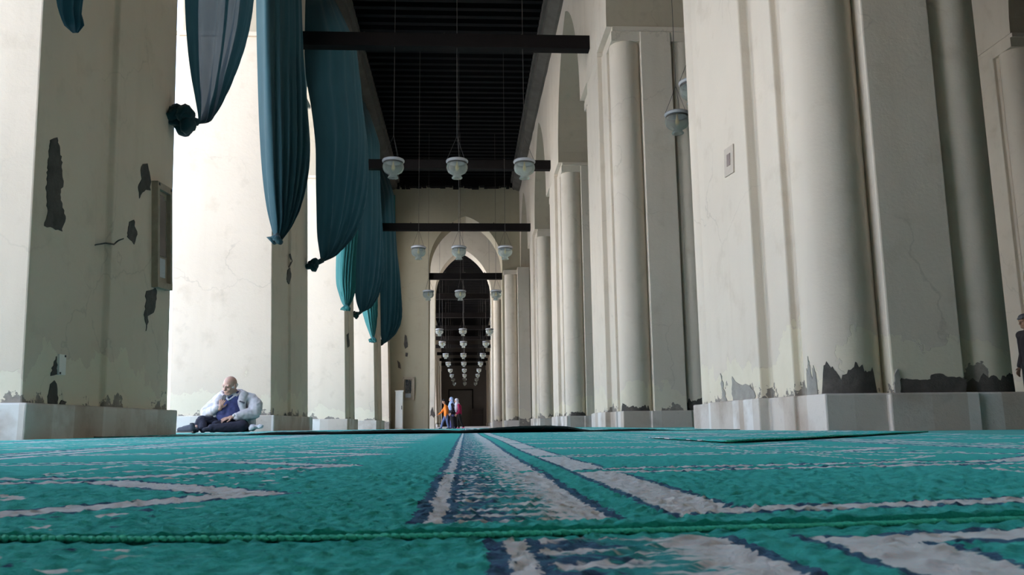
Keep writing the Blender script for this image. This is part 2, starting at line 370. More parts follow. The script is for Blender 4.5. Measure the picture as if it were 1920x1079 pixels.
right_labels = {0: 'huge cream pillar with flaking grey base, biggest in front on the right of the corridor', 1: 'cream pillar just behind the biggest front one, two glass lamps hanging before it',
                2: 'third cream pillar along the right of the corridor, behind the one beside two lamps', 3: 'fourth cream pillar on the right, last before the cross wall arch'}
RIGHT = {}
first = True
def put_right(x, y, label, grp):
    global first
    o = rp if first else copy_tree(rp); first = False
    o.location = (x, y, 0); struct(o, label, 'pillar'); o['group'] = grp; return o
for k in range(4): RIGHT[k] = put_right(XR+.80, PC+BAY*k, right_labels[k], 'pillars along the right of the corridor')
put_right(XR+.80, PC-BAY, 'cream pillar standing just right of the viewer, in line before the biggest front one', 'pillars along the right of the corridor')
FARY = [48.2+BAY*j for j in range(7)]
for j, y in enumerate(FARY): put_right(XR+.80, y, 'pale pillar right of the far corridor beyond both arches, %s counted from the arches' % ('first' if j == 0 else ordw[j]), 'pillars of the far corridor, right')
PITCH = 6.67
for k in range(0, 5): put_right(XR+.80+PITCH, PC+BAY*k, 'shaded pillar of the second arcade at the right edge, %s from the viewer' % ('first' if k == 0 else ordw[k]), 'pillars of the second arcade')

def make_left_pillar(hl=1.45):
    r = empty('pillar')
    g0, g1, gd = -.42*hl/1.45, -.10*hl/1.45, .05           # shallow upright groove on the corridor side
    poly = [(.75,-hl),(.75,g0),(.75-gd,g0+.02),(.75-gd,g1-.02),(.75,g1),(.75,hl-.25),(.725,hl-.23),(.725,hl),(-.75,hl),(-.75,-hl)]
    b = MB().prism(poly, 0, IMP).lean(LEAN)
    bake(b.build('shaft', M['plaster_left'], r), bevel=.012)
    p2 = [(.75,-hl),(.75,hl),(-.75,hl),(-.75,-hl)]
    bake(MB().prism(offset_poly(p2, .05), -.15, .235).build('plinth', M['plinth'], r), bevel=.012)
    MB().box(-.78, .78, -hl-.03, hl+.03, IMP, IMP+.07).lean(LEAN).build('impost', M['plaster_left'], r)
    return r
LSP = {-2: (-7.1, 1.45), -1: (-.1, 1.45), 0: (7.05, 1.385), 1: (14.28, 1.54), 2: (21.50, .95), 3: (28.46, 1.30)}
LEFT = {}
left_labels = {0: 'big dark-faced cream pillar at the left edge with peeled patches and a wooden box', 1: 'cream pillar on the left that the seated man leans beside',
               2: 'narrow-looking left pillar with a green curtain tied at its near corner, past the seated man', 3: 'slim left pillar nearest to the cross wall, between the last curtains'}
LC = XL-.75
for k in range(4):
    o = make_left_pillar(LSP[k][1]); LEFT[k] = o; o.location = (LC, LSP[k][0], 0); struct(o, left_labels[k], 'pillar'); o['group'] = 'pillars along the courtyard side'
lp = make_left_pillar(); o = lp; o.location = (LC, -.1, 0); struct(o, 'cream courtyard pillar just left of the viewer, in line before the one with the wooden box', 'pillar'); o['group'] = 'pillars along the courtyard side'
for j, y in enumerate(FARY):
    o = copy_tree(lp); o.location = (LC+.35, y, -.12); struct(o, 'pale courtyard pillar of the far corridor beyond both arches, %s from the arches' % ('first' if j == 0 else ordw[j]), 'pillar'); o['group'] = 'pillars of the far corridor, left'

# arcade walls with pointed arches over the piers
def arch_curve(y0, y1, zs, za, n=14):
    yc = (y0+y1)/2; h = (y1-y0)/2; rise = za-zs
    R = (h*h+rise*rise)/(2*h)
    pts = []
    for i in range(n+1):
        ang = math.asin(min(1, rise/R))*i/n
        pts.append((y0 + R - R*math.cos(ang), zs + R*math.sin(ang)))
    pts[-1] = (yc, za)
    return pts + [(2*yc-y, z) for y, z in pts[-2::-1]]
def arcade(name, x0, x1, opens, yA, yB, zb, zt, mat, lean=0., x_soffit=None, axis='Y'):
    """wall from yA to yB between heights zb and zt with arched openings (y0,y1,spring,apex); front face, back face and soffits"""
    m = MB(); cur = yA; sof = []
    def quad(pts):                         # polygon in (y,z) -> both faces
        n = len(pts)
        P = lambda x: [(x, y, z) for y, z in pts]
        m.add(P(x0), [tuple(range(n))]); m.add(P(x1), [tuple(range(n))[::-1]])
    for (y0, y1, zs, za) in opens:
        if y0 > cur: m.box(x0, x1, cur, y0, zb, zt)
        c = arch_curve(y0, y1, zs, za)
        c = [(y0, zb)] + c + [(y1, zb)] if zs > zb+.01 else c
        for (a, b) in zip(c[:-1], c[1:]):
            if b[0]-a[0] > 1e-6: quad([a, b, (b[0], zt), (a[0], zt)])
            if b[0]-a[0] < 1e-6: continue
            sof.append(len(m.f)); m.add([(x0, *a), (x1, *a), (x1, *b), (x0, *b)], [(0, 1, 2, 3)])
        m.add([(x0, y0, zt), (x1, y0, zt), (x1, y1, zt), (x0, y1, zt)], [(0, 1, 2, 3)])
        cur = y1
    if cur < yB: m.box(x0, x1, cur, yB, zb, zt)
    if axis == 'X':                        # turn the wall across the corridor
        for v in m.v: v.x, v.y = v.y, v.x
        m.f = [f[::-1] for f in m.f]
    if lean: m.lean(lean)
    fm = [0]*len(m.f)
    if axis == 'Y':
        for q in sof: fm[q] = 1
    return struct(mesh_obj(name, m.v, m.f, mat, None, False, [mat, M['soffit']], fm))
CEIL = 10.22
def opens_for(ks, half=1.55, shift=0., c0=PC): return [(c0+BAY*k+half+shift, c0+BAY*(k+1)-half+shift, IMP+.07, 9.30) for k in ks]
arcade('wall_right', XR+.005, XR+1.515, opens_for(range(-2, 3)) + [(PC+21+1.55, 33.3, IMP+.07, 9.05)], -9.0, 33.6, IMP+.07, 10.6, M['plaster_wall'])
arcade('wall_right_far', XR+.085, XR+1.515, [(41.9, FARY[0]-1.55, IMP+.07, 9.1)] + [(FARY[j]+1.55, FARY[j+1]-1.55, IMP+.07, 9.15) for j in range(6)] + [(FARY[6]+1.55, 96.6, IMP+.07, 9.0)], 41.7, 97, IMP+.07, 10.6, M['plaster_wall'])
arcade('wall_left', XL-1.45, XL-.06, [(LSP[k][0]+LSP[k][1], LSP[k+1][0]-LSP[k+1][1], IMP+.07, 9.15) for k in range(-2, 3)] + [(LSP[3][0]+1.3, 32.7, IMP+.07, 9.05)], -9.0, 33.6, IMP+.07, 10.6, M['plaster_wall'], LEAN*.9)
arcade('wall_left_far', XL-1.05, XL+.29, [(41.9, FARY[0]-1.45, IMP-.05, 9.1)] + [(FARY[j]+1.45, FARY[j+1]-1.45, IMP-.05, 9.15) for j in range(4)], 41.7, 97, IMP-.05, 10.6, M['plaster_wall'], LEAN*.8)
arcade('wall_second_arcade', XR+.085+PITCH, XR+1.515+PITCH, opens_for(range(-1, 4)), -2, 40, IMP+.07, 10.6, M['plaster_wall'])
# cross wall with the tall arch, and the second one behind the transept
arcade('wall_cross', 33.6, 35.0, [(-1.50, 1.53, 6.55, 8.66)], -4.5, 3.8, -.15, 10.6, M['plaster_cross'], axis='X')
arcade('wall_cross_rear', 40.4, 41.7, [(-1.50, 1.28, 6.45, 8.70)], -4.5, 3.8, -.15, 10.6, M['plaster_tan'], axis='X')
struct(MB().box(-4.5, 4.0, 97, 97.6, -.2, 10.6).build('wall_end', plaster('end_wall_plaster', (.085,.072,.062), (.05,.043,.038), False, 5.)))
struct(MB().box(-4.5, 30, -3.2, -2.6, -.2, 10.6).build('wall_back_blocker', M['soffit']))  # unseen closing wall, set close behind the viewer to cut light
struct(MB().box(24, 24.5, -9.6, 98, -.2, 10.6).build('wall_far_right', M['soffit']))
# ceiling with joists
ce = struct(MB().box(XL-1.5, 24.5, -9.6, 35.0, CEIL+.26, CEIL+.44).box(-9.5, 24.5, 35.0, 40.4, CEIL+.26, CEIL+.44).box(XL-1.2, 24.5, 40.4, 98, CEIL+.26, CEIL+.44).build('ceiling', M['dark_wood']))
jm = MB(); y = -9
while y < 97:
    if not 33.4 < y < 41.7: jm.box(XL-.3, XR+.15, y, y+.15, CEIL-.02, CEIL+.27)
    y += .40
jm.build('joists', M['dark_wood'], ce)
for nm, pr in (('trim_1', [(-3.25, 9.72), (-2.98, 9.72), (-2.80, 9.80), (-2.80, 10.0), (-2.72, 10.0), (-2.72, 10.24), (-3.25, 10.24)]), ('trim_2', [(2.45, 9.70), (2.45, 10.24), (1.90, 10.24), (1.90, 10.02), (1.97, 10.02), (1.97, 9.80), (2.20, 9.70)])):
    m = MB(); n_ = len(pr); ys = np.arange(-2.5, 33.61, .5); rn = random.Random(5)
    vs = []; fs = []
    for y in ys:
        jz = rn.uniform(-.03, .03)
        for (x, z) in pr: vs.append((x, y, z + (jz if z < 9.9 else 0)))
    for k in range(len(ys)-1):
        for q in range(n_): fs.append((k*n_+q, (k+1)*n_+q, (k+1)*n_+(q+1) % n_, k*n_+(q+1) % n_))
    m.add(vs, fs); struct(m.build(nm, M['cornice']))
rl = MB()
rl.tube([(XL-.20, y, 9.62) for y in (-2.5, 8, 18, 28, 33.5)], .03, 8); struct(rl.build('trim_4', M['beam_wood']))
fr = MB().box(XL, XR, 33.35, 33.6, 9.95, CEIL+.26)
xq = XL+.05
while xq < XR-.1:
    wq = random.uniform(.05, .3); fr.box(xq, min(xq+wq, XR), 33.28, 33.6, 9.84+random.uniform(-.05, .06), 9.97); xq += wq+random.choice((0, 0, .03))
struct(fr.build('trim_3', M['beam_wood']))
struct(MB().box(-5.4, -4.45, 35, 40.4, 7.4, 10.6).build('wall_transept_blocker', M['plaster_wall']))  # unseen lintel, its height set to dim courtyard light on the rear wall
# floor
def floor_z(y): return -.012 - .0041*max(0, y-13)
fm_ = MB().box(XL-1.9, 24, -9.6, 13.0, -.3, -.012); n0 = len(fm_.v); fm_.box(XL-1.9, 24, 13.0, 31.0, -.3, -.012)
for v in fm_.v[n0:]:
    if v.z > -.1: v.z = floor_z(v.y)
struct(fm_.build('floor', M['floor']))
struct(MB().box(-9, 24, 31.0, 97.5, -.4, -.12).build('floor_transept', M['plinth']))
struct(MB().box(-70, XL-1.9, -60, 160, -.4, -.06).build('ground_courtyard', M['courtyard_stone']))
struct(MB().box(-70.5, -70, -60, 160, -.4, 11).build('wall_courtyard_far', M['plaster_wall']))
struct(bake(MB().box(XL-1.45, XL-.04, 32.7, 33.6, -.15, IMP+.08).lean(LEAN).build('wall_cross_respond', M['plaster_left']), bevel=.01))
struct(MB().box(XL-1.0, XL+.1, FARY[4]+1.45, 97, -.2, IMP).build('wall_left_end_blocker', M['plaster_tan']))  # added wall over the last far bays, keeps courtyard light off the end wall
struct(bake(MB().box(2.12, 2.60, 33.0, 33.6, -.15, IMP+.08).build('wall_cross_pilaster', M['plaster']), bevel=.01))
# half columns at the cross wall beside the arch
def respond(x, y, w, label):
    r = empty('engaged_column', (x, y, -.12))
    c = MB().cyl(0, 0, w, .2, 6.3, 56); c.f = c.f[2:]; c.build('column', M['plaster'], r, True)
    MB().box(-w-.06, w+.06, -w-.04, w+.06, 0, .33).build('plinth', M['plinth'], r); MB().box(-w-.05, w+.05, -w-.03, w+.05, 6.25, 6.42).build('capital', M['plaster'], r)
    return struct(r, label, 'column')
respond(1.88, 33.55, .27, 'round half column against the cross wall right of the tall arch')
respond(1.58, 40.35, .20, 'slim half column on the rear cross wall, right of the inner arch')

# ------------------------------------------------------------------ tie beams
def beam(x0, x1, y, z0, z1, w, label, bolts=True):
    r = empty('tie_beam', ((x0+x1)/2, y, z0)); h = (x1-x0)/2
    bake(MB().box(-h, h, -w/2, w/2, 0, z1-z0).build('beam_timber', M['beam_wood'], r), bevel=.012)
    if bolts:
        for q in (-.55, -.02, .5):
            MB().tube([(h*q, 0, z1-z0-.01), (h*q, 0, z1-z0+.05)], .018).build('hook', M['wire'], r)
    return struct(r, label, 'beam')
beam(-3.05, XR+.14, 14.15, 6.80, 7.06, .22, 'big dark tie beam nearest overhead, spanning between the pillars near the top')
beam(-3.05, XR+.14, 21.2, 6.75, 7.00, .22, 'second dark tie beam, level with the nearest row of three lamps')
beam(-3.12, XR+.10, 28.1, 6.72, 6.97, .22, 'third dark tie beam, crossing just below the top of the tall arch')
beam(-1.55, 1.58, 33.9, 6.02, 6.28, .24, 'dark tie beam across the spring of the tall arch')
for i, y in enumerate((44.2, 52.0, 58.8, 66., 73., 80.5, 88., 95.)):
    beam(-2.75, XR+.1, y, 6.75, 7.05, .24, 'dark tie beam in the far corridor beyond the arches, %s from the arch' % ('first' if i == 0 else ordw[i]), False)

# ------------------------------------------------------------------ glass lamps
def make_lamp():
    r = empty('mosque_lamp')
    outer = [(.070,.0),(.090,.0),(.096,.010),(.082,.030),(.070,.052),(.078,.070),(.115,.085),(.155,.112),(.180,.155),(.188,.200),(.182,.240),(.170,.266)]
    inner = [(p[0]-.008, p[1]+.004) for p in outer[::-1]]
    MB().lathe(outer+inner+[(outer[0][0], 0)], 32).build('glass_bowl', M['lamp_glass'], r, True)
    MB().lathe([(.166,.262),(.176,.262),(.178,.274),(.176,.284),(.166,.284),(.166,.262)], 32).build('dark_band', M['wire'], r, True)
    MB().lathe([(.166,.284),(.184,.286),(.196,.298),(.198,.316),(.188,.334),(.160,.348),(.120,.356),(.115,.345),(.150,.330),(.166,.284)], 32).build('rim', M['white_ceramic'], r, True)
    MB().lathe([(.0,.372),(.05,.370),(.09,.352),(.092,.345),(.0,.345)], 20).build('cover', M['wire'], r, True)
    MB().lathe([(.0,.15),(.022,.16),(.032,.19),(.026,.225),(.016,.25),(.014,.30),(.0,.30)], 14).build('bulb', M['bulb'], r, True)
    m = MB()
    for i in range(3):
        a = 2*PI*i/3+.5; m.tube([(.185*math.cos(a), .185*math.sin(a), .33), (0, 0, .78)], .004, 5)
    m.build('suspension_wires', M['wire'], r)
    MB().tube([(0, 0, .76), (0, 0, CEIL-4.28+.36)], .0055, 5).build('hanging_wire', M['wire'], r)
    return r
lp0 = make_lamp(); first_l = True
rows = [(14.1, (-1.262, -.142, 1.052), 4.55), (21., (-1.205, -.165, 1.035), 4.48), (28., (-1.262, -.170, 1.050), 4.46), (39.4, (-1.24, -.12, 1.155), 4.455),
        (45.4, (-1.275, -.108, 1.122), 4.44), (52.9, (-1.26, -.13, 1.11), 4.42), (60.3, (-1.25, -.12, 1.10), 4.42), (67.9, (-1.24, -.10, 1.10), 4.42),
        (75.1, (-1.23, -.09, 1.10), 4.42), (82., (-1.22, -.09, 1.09), 4.42), (90., (-1.22, -.08, 1.08), 4.42)]
rown = ['nearest row, high under the ceiling', 'second row, before the tall arch', 'third row, before the inner arch', 'fourth row, between the two arches', 'fifth row beyond the arches', 'sixth row down the corridor', 'seventh row down the corridor',
        'eighth row down the corridor', 'ninth row down the corridor', 'tenth row down the corridor', 'last and smallest row']
for i, (y, xs, z) in enumerate(rows):
    for j, x in enumerate(xs):
        o = lp0 if first_l else copy_tree(lp0); first_l = False
        o.location = (x, y, z-.2); o.rotation_euler.z = random.uniform(0, 2)
        tag(o, '%s glass mosque lamp of the %s' % (('left', 'middle', 'right')[j], rown[i]), 'hanging lamp', 'glass lamps hung in rows of three down the corridor')
for p, Y, lab in (((1270, 228), 12.1, 'lower glass mosque lamp hanging between the two biggest right pillars'), ((1299, 170), 11.0, 'higher glass mosque lamp half hidden by the biggest right pillar')):
    o = copy_tree(lp0); q = atY(*p, Y); o.location = (q.x, q.y, q.z-.2); tag(o, lab, 'hanging lamp', 'glass lamps hung in the right arcade')

# ------------------------------------------------------------------ curtains
def catmull(ts, vs, t):
    n = len(ts)
    if t <= ts[0]: return vs[0]
    if t >= ts[-1]: return vs[-1]
    i = max(j for j in range(n-1) if ts[j] <= t); u = (t-ts[i])/(ts[i+1]-ts[i])
    m0 = (vs[i+1]-vs[max(i-1, 0)])/(ts[i+1]-ts[max(i-1, 0)])*(ts[i+1]-ts[i]); m1 = (vs[min(i+2, n-1)]-vs[i])/(ts[min(i+2, n-1)]-ts[i])*(ts[i+1]-ts[i])
    return (2*u**3-3*u*u+1)*vs[i] + (u**3-2*u*u+u)*m0 + (-2*u**3+3*u*u)*vs[i+1] + (u**3-u*u)*m1
def curtain(label, lv, dn, df, mat, folds=7, amp=.05, knot=None, seed=0, tail=None, belly=.16, sheer_part=None, curl=0.):
    """lv: outline levels (height fraction as picture row, near edge, far edge); dn, df: distance of the near and the far edge by level (top..bottom).
    The cloth is a hanging sheet with folds that gather towards the tie."""
    rnd = random.Random(seed); nl = len(lv)
    E = []
    for i, lvl in enumerate(lv):
        y, a, b = lvl[:3]; yb = lvl[3] if len(lvl) > 3 else y
        f = i/(nl-1)
        da = dn[0]+(dn[1]-dn[0])*f; db = df[0]+(df[1]-df[0])*f**1.6
        E.append((atY(a, y, da), atY(b, yb, db)))
    zs = [-(e[0].z+e[1].z)/2 for e in E]
    NU, NV = 64, 70
    ph = [rnd.uniform(0, 6.28) for _ in range(4)]
    vs = []; fs = []
    for j in range(NV+1):
        f = j/NV; f = 1-(1-f)**1.35
        tt = zs[0] + (zs[-1]-zs[0])*f
        A = catmull(zs, [e[0] for e in E], tt); B = catmull(zs, [e[1] for e in E], tt)
        w = (B-A).length; d = (B-A).normalized() if w > 1e-5 else Vector((1, 0, 0))
        nrm = d.cross(Vector((0, 0, 1))).normalized()
        tight = max(0, (f-.55)/.45)
        k = folds*(1+.25*tight)
        am = min(amp*(.35+1.1*tight), w*.16)
        for i in range(NU+1):
            u = i/NU
            fo = math.sin(k*2*PI*u + ph[0] + 1.2*math.sin(3*u+ph[1]+f*1.5)) + .45*math.sin(k*3.7*u*PI + ph[2] + f)
            fo += .5*tight*math.sin(k*4.6*PI*u+ph[3])
            env = min(1, 6*u+.15, 6*(1-u)+.15)
            bel = math.sin(PI*u)**.7*w*belly*min(1, .05+f*4)
            p = A.lerp(B, u) + nrm*(fo*am*env*.5 + bel*(1 if nrm.x > 0 else -1))
            if curl and u < .13: p = p + Vector((-.24, 1., 0))*curl*(1-u/.13)*min(1, 3*(1-f)+.15)
            vs.append(p)
    for j in range(NV):
        for i in range(NU): a = j*(NU+1)+i; fs.append((a, a+1, a+NU+2, a+NU+1))
    fmi = [1 if sheer_part and sheer_part(((k % NU)+.5)/NU, (k//NU)/NV) else 0 for k in range(len(fs))]
    r = mesh_obj('curtain', vs, fs, mat, None, True, [mat, M['curtain_thin']], fmi)
    tag(r, label, 'curtain', 'green curtains tied back along the courtyard arches')
    if knot:
        kx, ky, kd, kr = knot; c = atY(kx, ky, kd); m = MB()
        for q in range(9):
            a = rnd.uniform(0, 6.28); e = rnd.uniform(-1, 1)
            R = Matrix.Rotation(rnd.uniform(0, 3), 3, 'X') @ Matrix.Rotation(rnd.uniform(0, 3), 3, 'Z')
            m.ell(c+Vector((math.cos(a)*kr*.45, math.sin(a)*kr*.45, e*kr*.5)), (kr*.62, kr*.38, kr*.75), R, 14, 10)
        o = m.build('knot', M['curtain_knot'], r, True)
        for v in o.data.vertices: v.co += Vector(mnoise.noise_vector(v.co*22/kr*.15))*kr*.14
        bo = (E[-1][0]+E[-1][1])/2
        MB().tube([bo+Vector((0, 0, .02)), bo.lerp(c, .5), c], [min(max((E[-1][0]-E[-1][1]).length*.45, kr*.25), kr*.4), kr*.38, kr*.5], 12).build('gathered_neck', M['curtain_knot'], r, True)
    if tail:
        m = MB()
        for q in range(5):
            pts = [atY(x+rnd.uniform(-1, 1)*w, y, dn[1]+rnd.uniform(-.05, .05)) for x, y, w in tail]
            m.tube(pts, [.03]+[.055+.02*rnd.random() for _ in pts[1:-1]]+[.04], 8)
        m.build('loose_end', mat, r, True)
    return r
TOPX = lambda x, y: (x, y)
curtain('loose teal curtain end dangling at the top left over the dark pillar face', [(-1330,-60,250),(-1000,-30,230),(-700,20,190),(-420,70,160),(-260,84,148),(-120,95,143),(0,104,141),(25,110,140),(45,118,150),(56,126,154),(62,136,146)], (4.7, 5.5), (5.55, 5.55), M['curtain'], 3, .03, seed=1)
curtain('sheer dark curtain at upper left, tied by a black knot to the dark pillar', [(-715,352,506,-430),(-450,347,494,-300),(-200,345,482,-140),(-60,345,473),(30,347,465),(90,351,451),(140,357,430),(180,364,408),(210,369,388),(228,371,376),(233,370,372)], (8.7, 8.35), (10.6, 8.37), M['curtain'], 5, .05, (340, 221, 8.25, .15), 2, None, .14, lambda u, f: f < .93 and .08 < u < .50 and not .31 < u < .34)
curtain('long teal curtain with a bright blue edge, tied low near the seated man', [(-395,480,548,-325),(-300,480,556),(-120,480,561),(0,480,565),(100,482,569),(200,485,577),(280,489,581),(340,494,576),(390,501,563),(425,509,546),(443,514,534),(450,517,530)], (11.75, 12.05), (13.0, 12.1), M['curtain'], 6, .07, None, 3, [(520,440,4),(516,448,8),(520,455,9)], .10, None, .42)
curtain('wide teal curtain swept to a round dark knot behind the second left pillar', [(-128,562,634,20),(-60,564,642,45),(20,567,648,75),(85,570,655,105),(120,572,661,130),(150,574,668,165),(200,583,672),(270,591,682),(340,592,686),(400,593,678),(440,594,662),(465,597,640),(482,600,618),(490,602,608)], (15.6, 15.55), (19.3, 15.7), M['curtain'], 6, .08, (585, 496, 15.5, .125), 4, None, .14)
curtain('bright green-lit curtain gathered on the near corner of the third left pillar', [(30,636,656),(150,640,662),(260,640,668),(380,636,676),(440,635,670),(490,632,667),(530,632,667),(552,637,665),(568,642,659),(576,647,654)], (19.6, 19.95), (20.3, 20.0), M['curtain_lit'], 7, .08, None, 5, [(649,572,2),(648,578,6),(650,581,8)], .25, None, .5)
curtain('teal curtain tied by a small round knot behind the third left pillar', [(122,646,694,208),(220,655,694,262),(300,660,694,315),(370,663,697),(430,664,704),(480,664,709),(520,664,711),(548,666,706),(568,669,696),(580,673,685),(586,675,680)], (22.3, 22.4), (25.6, 22.5), M['curtain'], 6, .09, (666, 592, 22.3, .11), 6)
curtain('short blue-green curtain end gathered at the fourth left pillar', [(215,676,700),(320,680,703),(440,682,704),(520,680,706),(570,679,706),(600,685,705),(622,692,703),(634,696,702)], (25.9, 26.55), (26.9, 26.6), M['curtain_lit'], 6, .07, None, 7, [(699,632,2),(698,638,5),(700,642,6)], .25, None, .5)
curtain('dark teal curtain hanging last before the cross wall, tied with a dark knot', [(280,690,714),(330,698,724),(400,703,731),(470,706,738),(530,708,746),(575,709,750),(605,711,749),(625,713,740),(638,715,728),(645,716,720)], (29.6, 29.7), (32.2, 29.8), M['curtain'], 6, .10, (713, 643, 29.6, .11), 8)
curtain('little teal curtain tail hanging beside the corner of the cross wall', [(366,727,741),(450,727,741),(560,724,738),(600,719,734),(635,714,729),(655,716,726),(668,718,724),(676,720,723)], (33.0, 33.4), (33.5, 33.45), M['curtain_lit'], 4, .05, (721, 673, 33.53, .09), 9)

def plain_curtain(y0, y1, yk, label, seed):
    rnd = random.Random(seed); vs = []; fs = []; NU, NV = 50, 60
    for j in range(NV+1):
        f = j/NV; z = 9.2-6.3*f; g = max(0, (f-.35)/.65)**1.6
        a = y0+(yk-y0)*g; b = y1+(yk-y1)*g
        for i in range(NU+1):
            u = i/NU; vs.append((XL-.25 + .06*math.sin(u*40+rnd.random()*.2)*min(1, abs(b-a)) + .30*math.sin(PI*u)*math.sin(PI*f), a+(b-a)*u, z))
    for j in range(NV):
        for i in range(NU): q = j*(NU+1)+i; fs.append((q, q+1, q+NU+2, q+NU+1))
    o = mesh_obj('curtain', vs, fs, M['curtain'], None, True); tag(o, label, 'curtain', 'green curtains tied back along the courtyard arches')
    m = MB().ell((XL-.2, yk, 2.85), (.12, .13, .14)); m.build('knot', M['curtain_knot'], o, True)
plain_curtain(1.35, 3.35, 1.5, 'curtain tied back to the pillar left of the viewer', 42)
# ------------------------------------------------------------------ things on the pillars and walls
def ragged(poly, k=5, j=1.2, seed=0):
    rnd = random.Random(seed); out = []
    for i in range(len(poly)):
        a = Vector(poly[i]); b = Vector(poly[(i+1) % len(poly)]); n = max(1, int((b-a).length/k))
        for q in range(n):
            p = a.lerp(b, q/n); out.append((p.x+rnd.uniform(-j, j), p.y+rnd.uniform(-j, j)))
    return out
def patch(name, poly, o, n, mat, parent, th=.006, seed=0, label=None, j=1.5):
    n = Vector(n).normalized(); inv = Matrix.Translation(-parent.location)
    P = [atP(x, y, Vector(o)+n*th, n) for x, y in ragged(poly, 5, j, seed)]
    Q = [p - n*(th+.012) for p in P]; c = len(P)
    vs = [inv @ p for p in P] + [inv @ q for q in Q]
    ob = mesh_obj(name, vs, [tuple(range(c))] + [(i, c+i, c+(i+1) % c, (i+1) % c) for i in range(c)], mat, parent)
    if label: ob['label'] = label
    return ob
lo = Vector((XL, 0, 0)); ln = Vector((1, 0, -LEAN)).normalized()
LN = (1, 0, -LEAN)
pk = LEFT[0]
patch('peeled_patch', [(96,262),(108,258),(116,300),(119,345),(112,365),(124,410),(116,434),(100,428),(84,424),(90,395),(88,350),(92,300)], lo, LN, M['mortar'], pk, seed=1, label='long dark peeled patch')
patch('peeled_patch', [(264,312),(276,306),(282,330),(283,358),(274,355),(262,371),(259,350),(266,335)], lo, LN, M['mortar'], pk, seed=2)
patch('peeled_patch', [(244,416),(252,412),(257,440),(252,458),(240,446),(239,436)], lo, LN, M['mortar'], pk, seed=3)
patch('peeled_patch', [(96,722),(104,714),(109,735),(108,765),(116,752),(124,753),(120,768),(108,772),(92,760),(89,750)], lo, LN, M['mortar'], pk, seed=4, label='grey peeled patch above the plinth')
patch('torn_hole', [(275,545),(293,540),(294,566),(288,588),(279,592),(275,620),(272,590)], lo, LN, M['mortar'], pk, seed=5, label='black torn hole below the wooden box')
patch('peeled_patch', [(316,430),(321,428),(321,455),(318,498),(314,490),(315,460)], lo, LN, M['mortar'], pk, seed=6)
patch('crack', [(178,459),(200,455),(214,457),(222,450),(232,447),(232,449),(222,453),(214,460),(200,457.5),(178,461)], lo, LN, M['mortar'], pk, .003, seed=7, j=.3)
p1 = LEFT[1]
patch('peeled_patch', [(541,506),(545,502),(546,520),(543,533),(538,525)], lo, LN, M['mortar'], p1, seed=8, j=.7)
patch('crack', [(545,476),(549,490),(543,502),(542,501),(547,490),(543.5,477)], lo, LN, M['mortar'], p1, .003, seed=9, j=.2)
patch('peeled_patch', [(533,780),(536,776),(539,782),(537,790),(533,788)], lo, LN, M['mortar'], p1, seed=10, j=.7)
patch('peeled_patch', [(650,628),(654,625),(656,650),(652,652)], lo, LN, M['mortar'], LEFT[2], seed=12, j=.6)
# wooden electrical box on the dark pillar face
def wall_frame(name, quad, o, n, depth, parts, label, cat):
    n = Vector(n).normalized()
    C = [atP(x, y, o, n) for x, y in quad]       # tl, tr, br, bl on the wall plane
    base = sum(C, Vector())/4; r = empty(name, base)
    # square it up: along the wall and up
    u = ((C[1]-C[0])+(C[2]-C[3]))/2; v = ((C[0]-C[3])+(C[1]-C[2]))/2
    hw, hh = u.length/2, v.length/2; u = (u-n*u.dot(n)).normalized(); v = n.cross(u); v = v if v.z > 0 else -v
    def bx(m, a0, a1, b0, b1, c0, c1):
        vs = [u*a+v*b+n*c for c in (c0, c1) for b in (b0, b1) for a in (a0, a1)]
        m.add(vs, [(0,2,3,1),(4,5,7,6),(0,1,5,4),(2,6,7,3),(0,4,6,2),(1,3,7,5)]); return m
    parts(r, bx, hw, hh, depth); tag(r, label, cat); return r
def box_parts(r, bx, hw, hh, d):
    m = MB(); f = .26*hw
    bx(m, -hw, -hw+f, -hh, hh, -.01, d); bx(m, hw-f, hw, -hh, hh, -.01, d); bx(m, -hw+f, hw-f, hh-.32*hw, hh, -.01, d); bx(m, -hw+f, hw-f, -hh, -hh+.3*hw, -.01, d)
    m.build('frame', M['old_wood'], r)
    bx(MB(), -hw+f, hw-f, -hh+.3*hw, hh-.32*hw, -.01, .02).build('back_panel', M['old_wood'], r)
    m = bx(MB(), -hw*.55, hw*.1, -hh*.38, hh*.78, .02, d*.7); bx(m, hw*.18, hw*.42, -hh*.38, hh*.72, .02, d*.6); m.build('dark_panel', M['dark_glass'], r)
    m = bx(MB(), -hw*.5, hw*.4, -hh*.78, -hh*.42, .02, d*.5); m.build('paper_label', M['paper'], r)
    for s in (-1, 1): bx(MB(), s*hw*.8-.012, s*hw*.8+.012, hh-.12*hw-.012, hh-.12*hw+.012, d, d+.006).build('screw', M['black'], r)
wall_frame('wooden_wall_box', [(287,344),(316,356),(308,547),(281,535)], lo, LN, .06, box_parts, 'tall weathered wooden box with dark panel on the dark left pillar', 'electrical box')
def plate_parts(r, bx, hw, hh, d):
    bx(MB(), -hw, hw, -hh, hh, 0, d).build('cover_plate', M['white_metal'], r)
    for s, q in ((-.7, -.85), (.7, .85)): bx(MB(), s*hw-.008, s*hw+.008, q*hh-.008, q*hh+.008, d, d+.004).build('screw', M['black'], r)
wall_frame('cover_plate_panel', [(108,664.5),(121,666),(118.5,704),(106.5,703)], lo, LN, .015, plate_parts, 'small white rectangular plate screwed low on the dark left pillar', 'plate')
patch('peeled_patch', [(99,690),(107,668),(107,702),(97,706)], lo, LN, M['mortar'], pk, seed=14)
